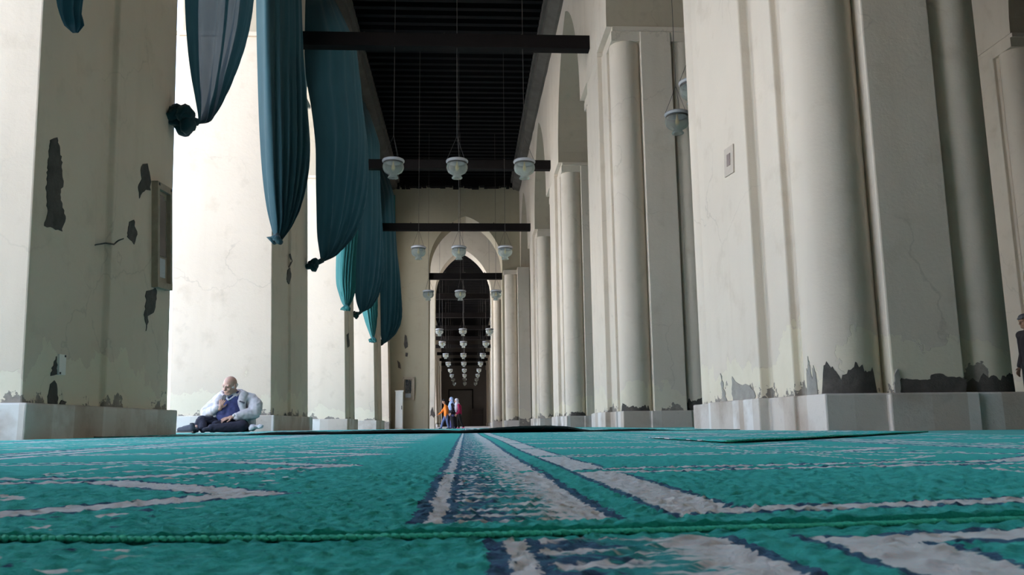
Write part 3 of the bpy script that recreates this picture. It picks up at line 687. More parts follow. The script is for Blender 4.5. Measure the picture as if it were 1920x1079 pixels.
# right pillar marks
ro = Vector((XR, 0, 0)); RN = (-1, 0, 0); q0 = RIGHT[0]
patch('peeled_patch', [(1371,706),(1378,715),(1386,722),(1398,721),(1405,725),(1415,738),(1416,766),(1375,768),(1372,740)], ro, RN, M['mortar_pale'], q0, seed=20, label='pale grey bare patch')
patch('peeled_patch', [(1351,700),(1356,724),(1362,755),(1366,768),(1354,770)], ro, RN, M['mortar_pale'], q0, seed=21)
def inset_parts(r, bx, hw, hh, d):
    bx(MB(), -hw, hw, -hh, hh, -.005, d).build('plate', simple('old_beige_plate', (.50,.43,.36), .7, .12), r)
    bx(MB(), -hw*.35, hw*.4, -hh*.35, hh*.5, d, d+.004).build('stain', simple('brown_stain', (.25,.19,.17), .8, .3), r)
wall_frame('old_wall_plate', [(1360,281),(1376,271),(1378,322),(1361,334)], ro, RN, .012, inset_parts, 'small beige plate with a brown stain on the biggest right pillar', 'plate')
# ragged bare bands at the foot of the biggest right pillar
def column_scar(cx, cy, r, a0, a1, f, parent, mat, label=None):
    vs = []; fs = []; n = 40
    for i in range(n+1):
        a = a0+(a1-a0)*i/n; h = f(i/n)
        for rr, z in ((r-.02, .22), (r+.006, .22), (r+.006, .22+h*.5), (r+.004, .22+h), (r-.02, .22+h)): vs.append((cx+rr*math.cos(a), cy+rr*math.sin(a), z))
    for i in range(n):
        for k in range(4): fs.append((i*5+k, (i+1)*5+k, (i+1)*5+k+1, i*5+k+1))
    o = mesh_obj('bare_band', vs, fs, mat, parent)
    if label: o['label'] = label
def rag(base, amp, seed):
    def f(u): return max(.01, min(1, u*16, (1-u)*16)*(base + amp*.9*mnoise.noise(Vector((u*4, seed, 0))) + amp*.35*mnoise.noise(Vector((u*19, seed, 3))) + amp*.22*mnoise.noise(Vector((u*45, seed, 5)))))
    return f
column_scar(-.46, -1.28, .25, math.radians(212), math.radians(300), rag(.17, .10, 1.), q0, M['mortar'], 'dark bare band on the corner column')
column_scar(-.46, -1.28, .25, math.radians(178), math.radians(205), rag(.20, .18, 2.), q0, M['mortar_pale'])
column_scar(.46, -1.28, .25, math.radians(180), math.radians(330), rag(.12, .08, 3.), q0, M['mortar'])
column_scar(-.46, -1.28, .25, math.radians(190), math.radians(310), rag(.09, .10, 5.), RIGHT[1], M['mortar'])
column_scar(.46, -1.28, .25, math.radians(180), math.radians(330), rag(.16, .14, 6.), RIGHT[1], M['mortar'])
column_scar(-.46, -1.28, .25, math.radians(230), math.radians(320), rag(.10, .10, 7.), RIGHT[2], M['mortar'])
nf = PC-1.55
patch('bare_band', [(1684,752),(1686,716),(1690,711),(1745,712),(1748,702),(1762,700),(1778,707),(1800,707),(1812,712),(1812,750)], (0, nf, 0), (0, -1, 0), M['mortar'], q0, .008, seed=22, label='dark bare mortar along the foot')
patch('bare_band', [(1679,750),(1678,700),(1683,692),(1688,708),(1690,752)], (0, nf, 0), (0, -1, 0), M['mortar_pale'], q0, .012, seed=23)
patch('peeled_patch', [(1234-.0,0),(1238,0),(1238,6),(1234,6)], (0, nf+7, 0), (0, -1, 0), M['mortar'], RIGHT[1], seed=24)
# cross wall fittings
co = Vector((0, 33.6, 0)); CN = (0, -1, 0)
cw = bpy.data.objects['wall_cross']
patch('peeled_patch', [(759,628),(763,630),(764,650),(760,655),(757,645)], co, CN, M['mortar'], cw, .02, seed=30, j=.6)
patch('peeled_patch', [(761,662),(765,662),(764,670),(760,668)], co, CN, M['mortar'], cw, .02, seed=31, j=.6)
patch('peeled_patch', [(745,676),(750,680),(752,692),(746,690)], co, CN, M['mortar'], cw, .02, seed=32, j=.6)
patch('scuff_mark', [(807,772),(810,764),(813,772),(816,780),(813,784),(809,778),(806,782)], Vector((0, 40.4, 0)), CN, M['mortar'], bpy.data.objects['wall_cross_rear'], .02, seed=33, j=.8)
wall_frame('wooden_wall_box', [(755,708),(777,708),(777,751),(755,751)], co, CN, .08, box_parts, 'small wooden box with dark panel on the cross wall left of the arch', 'electrical box')
def cabinet(x, y, z):
    r = empty('metal_cabinet', (x, y, z))
    bake(MB().box(-.15, .15, -.13, .13, .08, 1.50).build('body', M['white_metal'], r), bevel=.01)
    MB().box(-.17, .17, -.15, .15, 1.50, 1.55).build('top_cap', M['white_metal'], r); MB().box(-.16, .16, -.14, .14, 0, .08).build('base', M['plinth'], r)
    MB().box(-.135, .135, -.142, -.13, .12, 1.46).build('door', M['white_metal'], r); MB().box(.09, .115, -.155, -.142, .8, .95).build('handle', M['black'], r)
    return tag(r, 'narrow white metal cabinet standing in the corner left of the tall arch', 'cabinet')
q = atY(748.5, 780, 33.2); cabinet(q.x, 33.2, -.12)
# shoe rack and door frame at the far end wall
def rack(x, y, z):
    r = empty('shoe_rack', (x, y, z))
    for s in (-.68, .64): MB().box(s, s+.05, -.25, .2, 0, 2.0).build('side_panel', M['brown_shelf'], r)
    for h in (.08, .7, 1.3, 1.95): MB().box(-.68, .69, -.25, .2, h, h+.06).build('shelf', M['brown_shelf'], r)
    MB().box(-.68, .69, .2, .23, 0, 2.0).build('back_panel', M['brown_shelf'], r)
    return tag(r, 'dark brown wooden rack standing against the far end wall', 'rack')
q = atY(896, 780, 96.4); rack(q.x, 96.4, -.12)
m = MB().box(-2.0, -1.85, 96.85, 97, -.12, 4.0).box(.75, .90, 96.85, 97, -.12, 4.0).box(-2.0, .90, 96.85, 97, 4.0, 4.15)
struct(m.build('door_1', M['beam_wood']))
MB().box(-1.85, .75, 96.93, 97, -.12, 4.0).build('door_leaf', simple('faded_door_wood', (.065,.056,.048), .7, .2, 4.), bpy.data.objects['door_1'])

# ------------------------------------------------------------------ carpets
def seam_y(x): return .470 + min(.04, .32*(x-.03)**2) + .004*math.sin(x*11)
def grid_carpet(name, xs, yfun, vs_, mat, zf, th, edge_down=True):
    nx, ny = len(xs), len(vs_); V = np.zeros((nx*ny, 3)); i = 0
    for v in vs_:
        for x in xs: V[i] = (x, yfun(x, v), 0); i += 1
    V[:, 2] = zf(V[:, 0], V[:, 1])
    idx = np.arange(nx*ny).reshape(ny, nx)
    F = np.stack([idx[:-1, :-1], idx[:-1, 1:], idx[1:, 1:], idx[1:, :-1]], -1).reshape(-1, 4)
    # skirt down to the floor
    ring = np.concatenate([idx[0, :], idx[1:, -1], idx[-1, -2::-1], idx[-2:0:-1, 0]])
    low = V[ring].copy(); low[:, 2] -= th
    n0 = len(V); V = np.vstack([V, low]); k = len(ring); a = np.arange(k); b = (a+1) % k
    S = np.stack([ring[a], n0+a, n0+b, ring[b]], -1)
    me = bpy.data.meshes.new(name); me.from_pydata(V.tolist(), [], np.vstack([F, S]).tolist()); me.update()
    me.materials.append(mat); me.polygons.foreach_set('use_smooth', [True]*len(F)+[False]*k)
    o = bpy.data.objects.new(name, me); COL.objects.link(o); return o
def grow(a, b, s0, k, smax):
    out = [a]; s = s0
    while out[-1] < b: out.append(min(b, out[-1]+s)); s = min(smax, s*k)
    return out
def sgrow(a, b, s0, k, smax): return [-x for x in grow(0, -a, s0, k, smax)][:0:-1] + grow(0, b, s0, k, smax)
def soft(x, y, amp): return amp*(np.sin(x*2.1+y*.7)*.5+np.sin(x*.9-y*1.7+1)*.5)
def tufts(V0, amp): return RNG.normal(0, amp, V0.shape)
xs = sgrow(-2.80, 2.15, .0035, 1.006, .12)
def zmain(x, y):
    fall = np.clip(1.2/np.maximum(y, .3), .2, 1)
    edge = np.exp(-((y-np.vectorize(seam_y)(x))/.02)**2)*.003
    return soft(x, y, .003) + tufts(x, .0009)*fall + edge - .0032*np.clip((y-1.2)/.8, 0, 1)
main = grid_carpet('prayer_carpet', xs, lambda x, v: seam_y(x)*(1-(v-.478)/6.1) + .478*((v-.478)/6.1) + (v-.478) , grow(.478, 6.40, .003, 1.007, .14), M['carpet_main'], zmain, .006)
tag(main, 'large green prayer carpet with beige arrow tips and a patterned strip in the middle', 'carpet')
c = MB(); x = -.75
while x < 1.6:                            # overlocked edge: one slanted stitch beside the next
    c.ell((x, seam_y(x)-.004+random.uniform(-.0004, .0004), .0006), (.0020, .0054, .0019+random.uniform(-.0003, .0003)), Matrix.Rotation(.75+random.uniform(-.12, .12), 3, 'Z'), 8, 6); x += .0046+random.uniform(-.0005, .0005)
c.build('stitched_edge', M['carpet_edge'], main, True)['label'] = 'corded light green stitched edge'
near = grid_carpet('prayer_carpet', sgrow(-2.8, 2.15, .004, 1.01, .12), lambda x, v: v + (seam_y(x)-.478-.009)*max(0, 1-(.478-v)/.4), sorted([.478-(t_) for t_ in grow(0, 2.4, .003, 1.02, .1)]), M['carpet_near'], lambda x, y: soft(x, y, .002)-.0012+tufts(x, .0009), .006)
tag(near, 'blue-green prayer carpet closest to the viewer, below the corded seam', 'carpet')
# carpet that starts further back, its front edge lifted in waves
hx = [(-2.8,0),(-1.75,0),(-1.45,.020),(-1.2,.022),(-1.0,.018),(-.7,.024),(-.4,.026),(-.2,.022),(-.05,.016),(.1,.024),(.25,.036),(.42,.044),(.65,.046),(.8,.037),(.92,.014),(1.0,.005),(1.15,.012),(1.35,.013),(1.5,.007),(1.62,0),(2.2,0)]
X_ = np.array([h[0] for h in hx]); H_ = np.array([h[1] for h in hx])
def zfar(x, y):
    lift = np.interp(x, X_, H_)*1.0
    return lift*np.exp(-((y-6.45)/.55)**2) - .0005 - .0041*np.maximum(0, y-13) + soft(x, y, .003)*.4 + tufts(x, .0008)
xs2 = list(np.arange(-2.8, 2.151, .025))
far = grid_carpet('prayer_carpet', xs2, lambda x, v: v + .08 + .05*math.sin(x*2.4)*max(0, 1-(v-6.45)/3), grow(6.45, 20.0, .04, 1.03, .4), M['carpet_far'], zfar, .010)
tag(far, 'further green carpet with a wavy lifted front edge showing its dark underside', 'carpet')
fx = [(x, 6.53+.05*math.sin(x*2.4)-.004, float(zfar(np.array([x]), np.array([6.45]))[0])-.006) for x in xs2]
MB().tube(fx, .009, 6).build('front_hem', M['carpet_back'], far, True)['label'] = 'dark hem of the lifted edge'
# carpet laid across at an angle by the right pillars
A = Vector((.77, 2.45, 0)); d = Vector((3.0, 3.01, 0)).normalized(); nn = Vector((-.05, 1, 0))
us = list(np.arange(0, 2.05, .03)); vs2 = list(np.arange(0, .91, .03))
V = []; 
for v in vs2:
    for u in us:
        p = A + d*u + nn*v*(1.0); V.append((p.x, p.y, .0036+.0015*math.exp(-(v/.05)**2)*(1+math.sin(u*9))+random.gauss(0, .0007)))
n = len(us); F = [(j*n+i, j*n+i+1, (j+1)*n+i+1, (j+1)*n+i) for j in range(len(vs2)-1) for i in range(n-1)]
side = mesh_obj('prayer_carpet', V, F, M['carpet_side'], None, True)
mod = side.modifiers.new('t', 'SOLIDIFY'); mod.thickness = .0024; mod.offset = -1; bake(side)
tag(side, 'green carpet laid at an angle in front of the biggest right pillar', 'carpet')
pts = [A + d*u + Vector((0, 0, .0032+.0006*math.sin(u*9)+.0012*math.sin(u*260))) for u in np.arange(0, 2.03, .006)]
MB().tube(pts, .0024, 6).build('stitched_edge', M['carpet_edge'], side, True)
# ------------------------------------------------------------------ people
SK = dict(skin=simple('skin_tan', (.42,.25,.17), .55, .1, 12.), skin_pale=simple('skin_pale', (.58,.38,.29), .5, .1, 12.))
def clo(name, col, r=.85): return simple(name, col, r, .22, 25., .003)
def frame(d, up):
    d = Vector(d).normalized(); s = d.cross(Vector(up)).normalized(); u = s.cross(d); return d, s, u
def head_into(m, c, face, up, h):
    """skull, jaw, nose, brow, ears; h = head height"""
    f, s, u = frame(face, up); R = Matrix((s, f, u)).transposed(); k = h/.235; c = Vector(c)
    P = lambda a, b, e: c + (s*a + f*b + u*e)*k
    m.ell(P(0, -.012, .028), (.077*k, .096*k, .090*k), R, 20, 14)
    m.ell(P(0, .022, -.040), (.060*k, .068*k, .078*k), R, 18, 12)
    m.cap(P(-.022, .048, -.088), P(.022, .048, -.088), .026*k, .026*k)
    m.cap(P(0, .082, .012), P(0, .103, -.026), .010*k, .016*k)                  # nose
    m.cap(P(-.040, .074, .022), P(.040, .074, .022), .014*k, .014*k)            # brow
    for q in (-1, 1):
        m.ell(P(q*.040, .066, -.030), (.020*k, .018*k, .020*k), R, 10, 8)       # cheek
        m.ell(P(q*.078, -.010, -.008), (.010*k, .020*k, .034*k), R, 10, 8)      # ear
    m.cap(P(-.018, .082, -.058), P(.018, .082, -.058), .009*k, .009*k)          # lips
    return P, R, k
def hand_into(m, w, d, nrm, size=1., curl=.5, spread=.12, thumb=1):
    """palm and five fingers; d = direction of the fingers, nrm = out of the back of the hand"""
    f, s, u = frame(d, nrm); w = Vector(w); k = size
    m.cap(w, w+f*.035*k, .024*k, .027*k)
    for q in (-1.2, -.4, .4, 1.2): m.cap(w+f*.03*k+s*q*.012*k, w+f*.085*k+s*q*.019*k, .015*k, .0115*k)
    for q, L in ((-1.5, .062), (-.5, .078), (.5, .084), (1.5, .074)):
        p = w+f*.088*k+s*q*.0205*k; a = 0.25*curl; dirv = f
        for i, (seg, r) in enumerate(((.46, .0095), (.30, .0085), (.24, .0075))):
            ang = curl*(.5+.55*i); dv = (f*math.cos(ang) - u*math.sin(ang) + s*q*spread*.12).normalized()
            p2 = p + dv*L*seg*k; m.cap(p, p2, r*k, r*.92*k, 10); p = p2
    t0 = w+f*.028*k+s*thumb*.026*k; t1 = t0+(f*.55+s*thumb*.75-u*.35).normalized()*.036*k; t2 = t1+(f*.85+s*thumb*.25-u*.45*curl).normalized()*.030*k
    m.cap(t0, t1, .013*k, .011*k, 10); m.cap(t1, t2, .0105*k, .009*k, 10)
def eyes(P, k, par, mat):
    for q in (-1, 1): MB().ell(P(q*.031, .078, .000), (.009*k, .005*k, .004*k)).build('eye', mat, par, True)
EYE = simple('dark_eye', (.02,.015,.012), .3)

def wrinkle(o, a):
    for v in o.data.vertices:
        p = v.co; q = mnoise.noise_vector(p*7)
        r = 1-abs(mnoise.noise(Vector((p.x*9+q.x*1.5, p.y*9, p.z*15+q.z*2))))*2
        v.co = p + v.normal*(a*(r*.6 + .5*mnoise.noise(p*26)))
    return o
# the man sitting on the floor with a phone
YM = 11.75; kx = .000915
mo = atY(435, 808.5, YM); mo.z = .0
def mp(cx, cy, y): return Vector(((cx-450)*kx, y, (1000-cy)*kx))
m = MB()
hc = mp(440, 318, -.17)
P, R, k = head_into(m, hc, (-.40, -.85, -.30), (-.05, -.35, 1), .252)
m.cap(mp(480, 430, -.06), mp(455, 375, -.12), .058, .056)
m.cap(mp(480, 800, .0), mp(480, 520, .02), .12, .13)
hl, hr = mp(350, 662, -.30), mp(535, 785, -.27)
sl_, sr = mp(275, 500, .0), mp(720, 490, .0); el, er = mp(110, 700, -.12), mp(800, 720, -.10)
for a, b, r0, r1 in ((sl_, el, .05, .042), (el, hl, .042, .028), (sr, er, .05, .042), (er, hr, .042, .028)): m.cap(a, b, r0, r1)
HD = Vector((.22, .05, .95)).normalized(); hand_into(m, hl, HD, (.12, -1, .1), 1.0, 1.15, .8, thumb=1)
hand_into(m, hr, (-.95, -.25, -.22), (.0, -.45, .9), 1.05, .45, 1.2, thumb=-1)
for a, b, c in ((mp(400, 880, -.02), mp(105, 830, -.30), mp(45, 960, -.42)), (mp(600, 890, -.02), mp(690, 930, -.34), mp(300, 945, -.44))): m.cap(a, b, .07, .05); m.cap(b, c, .048, .035)
o = m.build('person', simple('skin_ruddy', (.47,.28,.21), .5, .12, 12.), None, True); bake(o, remesh=.0042, smooth=2); o.location = mo
tag(o, 'bald man sitting cross-legged on the floor in a pale jacket, looking at his phone', 'person')
man = o; eyes(P, k, man, EYE)
h = MB()
h.ell(P(0, -.026, -.004), (.0815*k, .092*k, .044*k), R, 24, 14)
bake(h.build('hair', clo('white_hair', (.70,.68,.68)), man, True), remesh=.006, smooth=2)
h = MB()
for q in (-1, 1): h.cap(P(q*.015, .088, .024), P(q*.048, .074, .022), .006, .005)
h.build('eyebrow', clo('grey_brow', (.33,.27,.24)), man, True)
# navy trousers, blue sweater, shirt collar
m = MB()
m.cap(mp(380, 890, -.02), mp(620, 890, -.02), .10, .10)
m.cap(mp(370, 905, -.04), mp(105, 845, -.30), .10, .078); m.cap(mp(105, 845, -.30), mp(30, 965, -.40), .074, .045)
m.cap(mp(105, 850, -.30), mp(160, 950, -.42), .06, .05)
m.cap(mp(590, 905, -.05), mp(690, 925, -.34), .10, .075); m.cap(mp(690, 925, -.34), mp(290, 945, -.46), .075, .05)
m.cap(mp(560, 870, -.18), mp(300, 890, -.30), .06, .05)
TR = wrinkle(bake(m.build('trousers', clo('navy_trousers', (.013,.013,.028)), man, True), remesh=.012, smooth=3), .012)
m = MB()
m.ell(mp(430, 740, -.12), (.185, .15, .19)); m.ell(mp(470, 570, -.06), (.17, .12, .17)); m.cap(mp(470, 480, -.05), mp(470, 560, -.05), .08, .12)
m.cap(mp(290, 720, -.2), mp(380, 700, -.24), .03, .05)
SW = wrinkle(bake(m.build('sweater', clo('blue_sweater', (.055,.065,.19)), man, True), remesh=.010, smooth=3), .008)
band = MB().tube([mp(385+i*18, 612-abs(i-4)*.3, -.215+.03*((i-3.5)/4)**2) for i in range(9)], .007, 6); band.build('sweater_stripe', clo('dark_stripe', (.015,.017,.05)), SW)
m = MB(); m.cap(mp(395, 480, -.165), mp(430, 535, -.185), .022, .010); m.cap(mp(520, 470, -.13), mp(440, 530, -.185), .026, .010); m.cap(mp(410, 455, -.14), mp(510, 450, -.12), .03, .03)
bake(m.build('shirt_collar', clo('white_shirt', (.68,.68,.74)), man, True), remesh=.008, smooth=2)
# pale jacket: back, two open fronts, sleeves
m = MB()
m.cap(sl_+Vector((.03, .04, -.02)), sr+Vector((-.05, .04, -.04)), .085, .085); m.cap(mp(560, 450, -.02), mp(700, 500, -.02), .05, .07); m.cap(mp(390, 450, -.03), mp(290, 510, -.02), .045, .06); m.cap(mp(330, 860, .09), mp(330, 540, .06), .10, .10); m.cap(mp(640, 880, .08), mp(640, 540, .06), .12, .11); m.cap(mp(480, 850, .1), mp(480, 560, .08), .12, .12)
m.cap(sl_, el, .088, .080); m.cap(el, mp(130, 735, -.16), .08, .074); m.cap(mp(125, 730, -.14), mp(300, 650, -.285), .074, .045)
m.cap(sr+Vector((0, 0, -.03)), mp(785, 610, -.03), .085, .088); m.cap(mp(790, 600, -.03), er, .095, .085); m.cap(er, mp(590, 775, -.25), .085, .052)
for a, b, c_ in (((300, 470), (255, 560), (250, 700)), ((620, 450), (610, 560), (625, 700))):
    m.cap(mp(*a, -.08), mp(*b, -.13), .055, .055); m.cap(mp(*b, -.13), mp(*c_, -.13), .055, .05)
m.cap(mp(300, 700, -.16), mp(250, 770, -.2), .03, .02)
m.cap(mp(700, 800, -.02), mp(770, 940, -.06), .075, .045); m.cap(mp(660, 700, -.12), mp(640, 800, -.1), .05, .06)
JK = wrinkle(bake(m.build('jacket', clo('pale_grey_jacket', (.56,.54,.56)), man, True), remesh=.012, smooth=3), .014)
m = MB(); m.cap(mp(300, 415, -.10), mp(385, 370, -.05), .024, .03); m.cap(mp(300, 415, -.11), mp(360, 470, -.17), .022, .015)
m.cap(mp(570, 385, .01), mp(615, 425, -.05), .018, .026); m.cap(mp(600, 400, -.06), mp(540, 465, -.15), .026, .016); m.cap(mp(400, 385, .02), mp(560, 380, .02), .024, .02)
bake(m.build('jacket_collar', clo('jacket_collar_cloth', (.50,.47,.50)), JK, True), remesh=.009, smooth=2)
MB().cap(mp(605, 553, -.185), mp(660, 575, -.17), .012, .011).build('pocket_flap', clo('dark_pocket_edge', (.10,.10,.12)), JK, True)
w = MB().cap(hr+Vector((.024, .012, .004)), hr+Vector((.030, .016, .006)), .034, .034); WB = w.build('wristwatch', M['black'], man, True)
MB().ell(hr+Vector((.016, -.024, .022)), (.019, .014, .019)).build('watch_face', M['white_metal'], WB, True)
def feet(name, pts, col): 
    m = MB()
    for a, b, r0, r1 in pts: m.cap(a, b, r0, r1)
    return bake(m.build(name, clo(name+'_cloth', col), man, True), remesh=.01, smooth=2)
feet('sock', [(mp(40, 962, -.42), mp(110, 970, -.52), .04, .03)], (.03,.03,.045)); feet('sock', [(mp(300, 950, -.46), mp(215, 965, -.52), .042, .03)], (.03,.03,.045))
# phone in the hand
m = MB().box(-.027, .027, -.006, .006, -.06, .06); ph = m.build('mobile_phone', M['black']); bake(ph, bevel=.004)
ph.location = mo + hl + HD*.128 + Vector((.0, .043, .0)); ph.rotation_euler = (math.radians(-4), math.radians(13), math.radians(-6)); tag(ph, 'small black mobile phone held up in the seated man\'s hand', 'phone')
MB().box(-.023, .023, .006, .0072, -.04, .052).build('screen', M['dark_glass'], ph)
# shoes by the man, white cloth behind him
def shoe(x, y, rz, label):
    m = MB(); m.cap((-.10, 0, .045), (.08, 0, .035), .044, .036); m.cap((-.10, 0, .06), (-.10, 0, .085), .042, .038); m.cap((-.06, 0, .06), (.02, 0, .05), .042, .036)
    o = bake(m.build('shoe', clo('grey_blue_shoe', (.06,.065,.085)), None, True), remesh=.007, smooth=2)
    MB().prism([(-.145,-.035),(.10,-.038),(.135,0),(.10,.038),(-.145,.035)], 0, .014).build('sole', M['black'], o)
    MB().ell((-.095, 0, .115), (.030, .028, .010)).build('opening', M['black'], o, True)
    o.location = (x, y, .0); o.rotation_euler.z = rz; tag(o, label, 'shoe', 'shoes beside the seated man'); return o
q = atY(347, 808, 11.2); shoe(q.x, 11.2, 2.85, 'grey shoe on the floor beside the seated man\'s knee, its dark opening showing')
q = atY(353, 808, 11.6); shoe(q.x, 11.6, 2.7, 'second grey shoe, partly behind the seated man\'s knee')
m = MB()
for i in range(9): m.ell((random.uniform(-.07, .07), random.uniform(-.04, .04), .03+random.uniform(0, .03)), (.045, .03, .028), Matrix.Rotation(random.uniform(0, 3), 3, 'Z') @ Matrix.Rotation(random.uniform(-.6, .6), 3, 'Y'))
o = bake(m.build('plastic_bag', clo('white_plastic_bag', (.62,.62,.64)), None, True), remesh=.010, smooth=1)
for v in o.data.vertices: v.co += Vector(mnoise.noise_vector(v.co*28))*.010; v.co.z = max(v.co.z, .0)
q = atY(480, 808, 11.45); o.location = (q.x, 11.45, .012); tag(o, 'crumpled white bag lying on the floor behind the seated man\'s jacket', 'bag')

# standing and walking figures: joints in metres, figure faces -X
def figure(J, kk, base, label, skin, top, trousers, shoes, headh, face=(-1, 0, -.12), hair=None, coat=None, slim=1., vox=.012):
    m = MB(); up = (-.1, 0, 1)
    P, R, k = head_into(m, J['head'], face, up, headh)
    m.cap(J['neck'], Vector(J['head'])+Vector((.01, 0, -.05))*k, .045*kk, .045*kk)
    m.cap(J['pelvis'], J['chest'], .10*kk*slim, .11*kk*slim)
    for s in 'lr':
        m.cap(J['sh'+s], J['el'+s], .042*kk, .036*kk); m.cap(J['el'+s], J['wr'+s], .035*kk, .025*kk)
        d = Vector(J['wr'+s])-Vector(J['el'+s]); hand_into(m, J['wr'+s], d, (0, -1 if s == 'l' else 1, .2), kk*.95, .55, thumb=1 if s == 'l' else -1)
        m.cap(J['hip'+s], J['kn'+s], .072*kk*slim, .05*kk); m.cap(J['kn'+s], J['an'+s], .05*kk, .034*kk); m.cap(J['an'+s], J['to'+s], .034*kk, .026*kk)
    o = m.build('person', skin, None, True); bake(o, remesh=.009, smooth=2); o.location = base; tag(o, label, 'person')
    eyes(P, k, o, EYE)
    t = MB(); t.cap(J['pelvis'], J['chest'], .125*kk*slim, .132*kk*slim); t.cap(J['shl'], J['shr'], .075*kk, .075*kk); t.cap(J['chest'], Vector(J['neck'])-Vector((0, 0, .03)), .10*kk, .06*kk)
    for s in 'lr': t.cap(J['sh'+s], J['el'+s], .064*kk, .056*kk); t.cap(J['el'+s], Vector(J['el'+s]).lerp(Vector(J['wr'+s]), .88), .054*kk, .043*kk)
    bake(t.build('top', top, o, True), remesh=vox, smooth=2)
    t = MB(); t.cap(J['hipl'], J['hipr'], .105*kk*slim, .105*kk*slim)
    for s in 'lr': t.cap(J['hip'+s], J['kn'+s], .092*kk*slim, .068*kk); t.cap(J['kn'+s], Vector(J['kn'+s]).lerp(Vector(J['an'+s]), .95), .067*kk, .056*kk)
    bake(t.build('trousers', trousers, o, True), remesh=vox, smooth=2)
    for s in 'lr':
        t = MB(); t.cap(Vector(J['an'+s])+Vector((.01, 0, -.015)), J['to'+s], .042*kk, .034*kk); t.cap(Vector(J['an'+s])+Vector((.03, 0, -.02)), Vector(J['to'+s]), .03*kk, .03*kk)
        bake(t.build('shoe', shoes, o, True), remesh=.01, smooth=1)
    if hair:
        t = MB(); t.ell(P(0, -.022, .045), (.088*k, .098*k, .090*k), R, 18, 12); t.ell(P(0, -.065, .0), (.080*k, .055*k, .075*k), R)
        bake(t.build('hair', hair, o, True), remesh=.010, smooth=1)
    return o, P, R, k
def hijab(o, P, R, k, mat, drape, vox=.012):
    t = MB(); t.ell(P(0, -.030, .030), (.094*k, .104*k, .104*k), R, 18, 12); t.ell(P(0, -.045, -.04), (.088*k, .085*k, .10*k), R); t.cap(P(-.03, .02, -.125), P(.03, .02, -.125), .055*k, .055*k)
    for a, b, r0, r1 in drape: t.cap(a, b, r0, r1)
    b = bake(t.build('headscarf', mat, o, True), remesh=vox, smooth=3); return b
S = .00236
def wp(cx0): return lambda cx, cy, y=0.: Vector(((cx-cx0)*S, y, (905-cy)*S))
ZF = -.12
# boy in orange
w = wp(480); base = atY(790+480/10.79, 804, 39.2); base.z = ZF
J = dict(head=w(455, 372), neck=w(478, 432), chest=w(497, 490), pelvis=w(503, 640), shl=w(490, 462, -.14), shr=w(490, 462, .14), ell=w(505, 570, -.19), wrl=w(495, 655, -.16), elr=w(405, 580, .12), wrr=w(350, 622, .08),
         hipl=w(515, 655, -.07), hipr=w(490, 655, .07), knl=w(525, 775, -.07), anl=w(552, 882, -.07), tol=w(515, 897, -.07), knr=w(432, 770, .07), anr=w(402, 880, .07), tor=w(362, 896, .07))
o, P, R, k = figure(J, .86, base, 'boy in an orange top and jeans walking left through the tall arch', SK['skin'], clo('orange_top', (.85,.24,.025)), clo('blue_jeans', (.12,.17,.34)), clo('dark_trainers', (.03,.03,.05)), .205, (-1, -.2, -.35), clo('black_hair', (.012,.010,.010)))
# woman in light blue headscarf
w = wp(620); base = atY(790+620/10.79, 804, 39.9); base.z = ZF
J = dict(head=w(597, 322), neck=w(618, 385), chest=w(630, 455), pelvis=w(632, 610), shl=w(625, 425, -.15), shr=w(625, 425, .15), ell=w(640, 540, -.2), wrl=w(600, 600, -.2), elr=w(615, 540, .19), wrr=w(570, 600, .15),
         hipl=w(640, 640, -.08), hipr=w(620, 640, .08), knl=w(655, 765, -.08), anl=w(672, 882, -.08), tol=w(640, 897, -.08), knr=w(600, 765, .08), anr=w(600, 882, .08), tor=w(560, 897, .08))
o, P, R, k = figure(J, .92, base, 'woman in a light blue headscarf and long black dress, walking between the two children', SK['skin_pale'], clo('black_dress', (.010,.010,.016)), clo('violet_trousers', (.12,.12,.33)), clo('black_shoes', (.02,.02,.025)), .215, (-1, -.15, -.15))
hijab(o, P, R, k, clo('light_blue_headscarf', (.36,.50,.80)), [(w(612, 395), w(600, 500, -.06), .12, .11), (w(630, 430), w(640, 560, -.10), .11, .06), (w(590, 420), w(575, 470, -.05), .09, .09)])
t = MB(); t.cap(w(632, 520), w(645, 700), .15, .17); t.cap(w(645, 700), w(672, 850), .16, .14); t.cap(w(600, 560), w(640, 700), .12, .14); t.cap(w(690, 850), w(660, 700), .06, .12)
bake(t.build('dress_skirt', clo('black_dress_skirt', (.009,.009,.016)), o, True), remesh=.014, smooth=3)
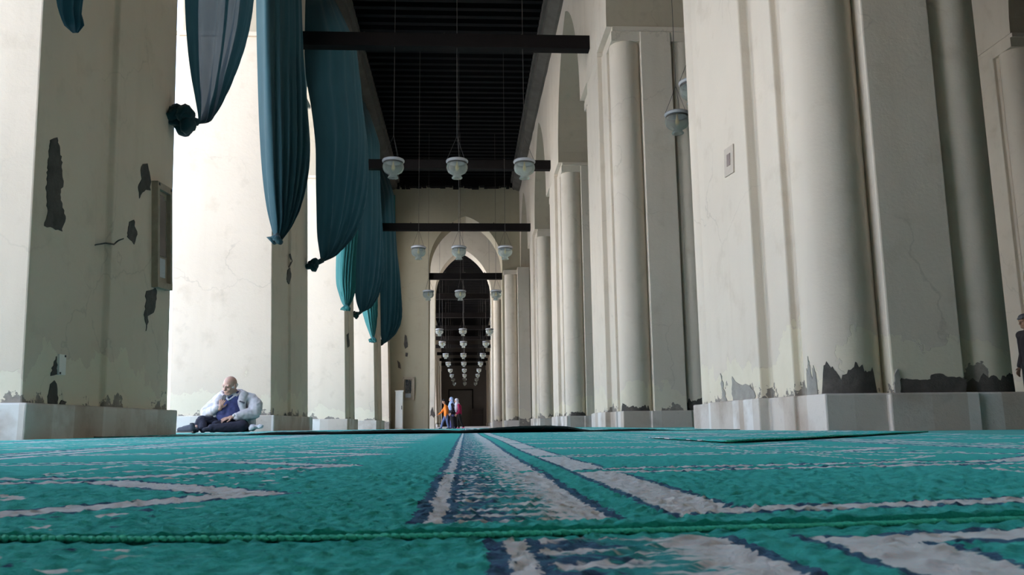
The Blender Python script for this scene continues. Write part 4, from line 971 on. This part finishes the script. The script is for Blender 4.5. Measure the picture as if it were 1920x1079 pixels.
# girl in white headscarf
w = wp(760); base = atY(790+760/10.79, 804, 39.6); base.z = ZF
J = dict(head=w(707, 352), neck=w(735, 412), chest=w(765, 470), pelvis=w(775, 610), shl=w(755, 440, -.13), shr=w(755, 440, .13), ell=w(768, 550, -.18), wrl=w(720, 620, -.16), elr=w(750, 550, .17), wrr=w(705, 610, .14),
         hipl=w(775, 640, -.07), hipr=w(770, 640, .07), knl=w(795, 760, -.07), anl=w(850, 868, -.07), tol=w(835, 895, -.07), knr=w(745, 770, .07), anr=w(760, 882, .07), tor=w(722, 897, .07))
o, P, R, k = figure(J, .85, base, 'girl in a white headscarf and magenta top walking last of the three', SK['skin_pale'], clo('magenta_top', (.42,.012,.10)), clo('black_trousers', (.012,.014,.014)), clo('pink_shoes', (.75,.10,.28)), .205, (-1, -.15, -.25))
hijab(o, P, R, k, clo('white_headscarf', (.74,.74,.86)), [(w(722, 415), w(712, 520, -.07), .105, .09), (w(712, 520, -.07), w(708, 565, -.08), .08, .05), (w(740, 420), w(750, 480, -.06), .09, .05)])
# person at the right edge
S2 = .0079; base = atY(1943, 775, 12.3); base.z = -.012
J = dict(head=Vector((-.02, 0, 1.56)), neck=Vector((.01, 0, 1.43)), chest=Vector((.02, 0, 1.25)), pelvis=Vector((.02, 0, .92)), shl=Vector((.02, -.18, 1.36)), shr=Vector((.02, .18, 1.36)), ell=Vector((.06, -.24, 1.08)), wrl=Vector((-.02, -.24, .86)), elr=Vector((.06, .24, 1.08)), wrr=Vector((-.02, .24, .86)),
         hipl=Vector((.02, -.09, .88)), hipr=Vector((.02, .09, .88)), knl=Vector((.0, -.1, .48)), anl=Vector((.03, -.1, .08)), tol=Vector((-.13, -.11, .035)), knr=Vector((.0, .1, .48)), anr=Vector((.03, .1, .08)), tor=Vector((-.13, .11, .035)))
o, P, R, k = figure(J, 1., base, 'person in dark clothes and a grey cap at the far right edge', SK['skin'], clo('dark_jumper', (.03,.025,.03)), clo('dark_trousers', (.02,.02,.024)), clo('brown_shoes', (.04,.025,.02)), .225, (-1, -.2, -.1))
t = MB(); t.ell(P(0, -.012, .068), (.088*k, .105*k, .062*k), R, 18, 12); t.cap(P(-.04, .085, .05), P(.04, .085, .05), .014, .014)
bake(t.build('cap', clo('grey_cap', (.13,.13,.15)), o, True), remesh=.008, smooth=2)
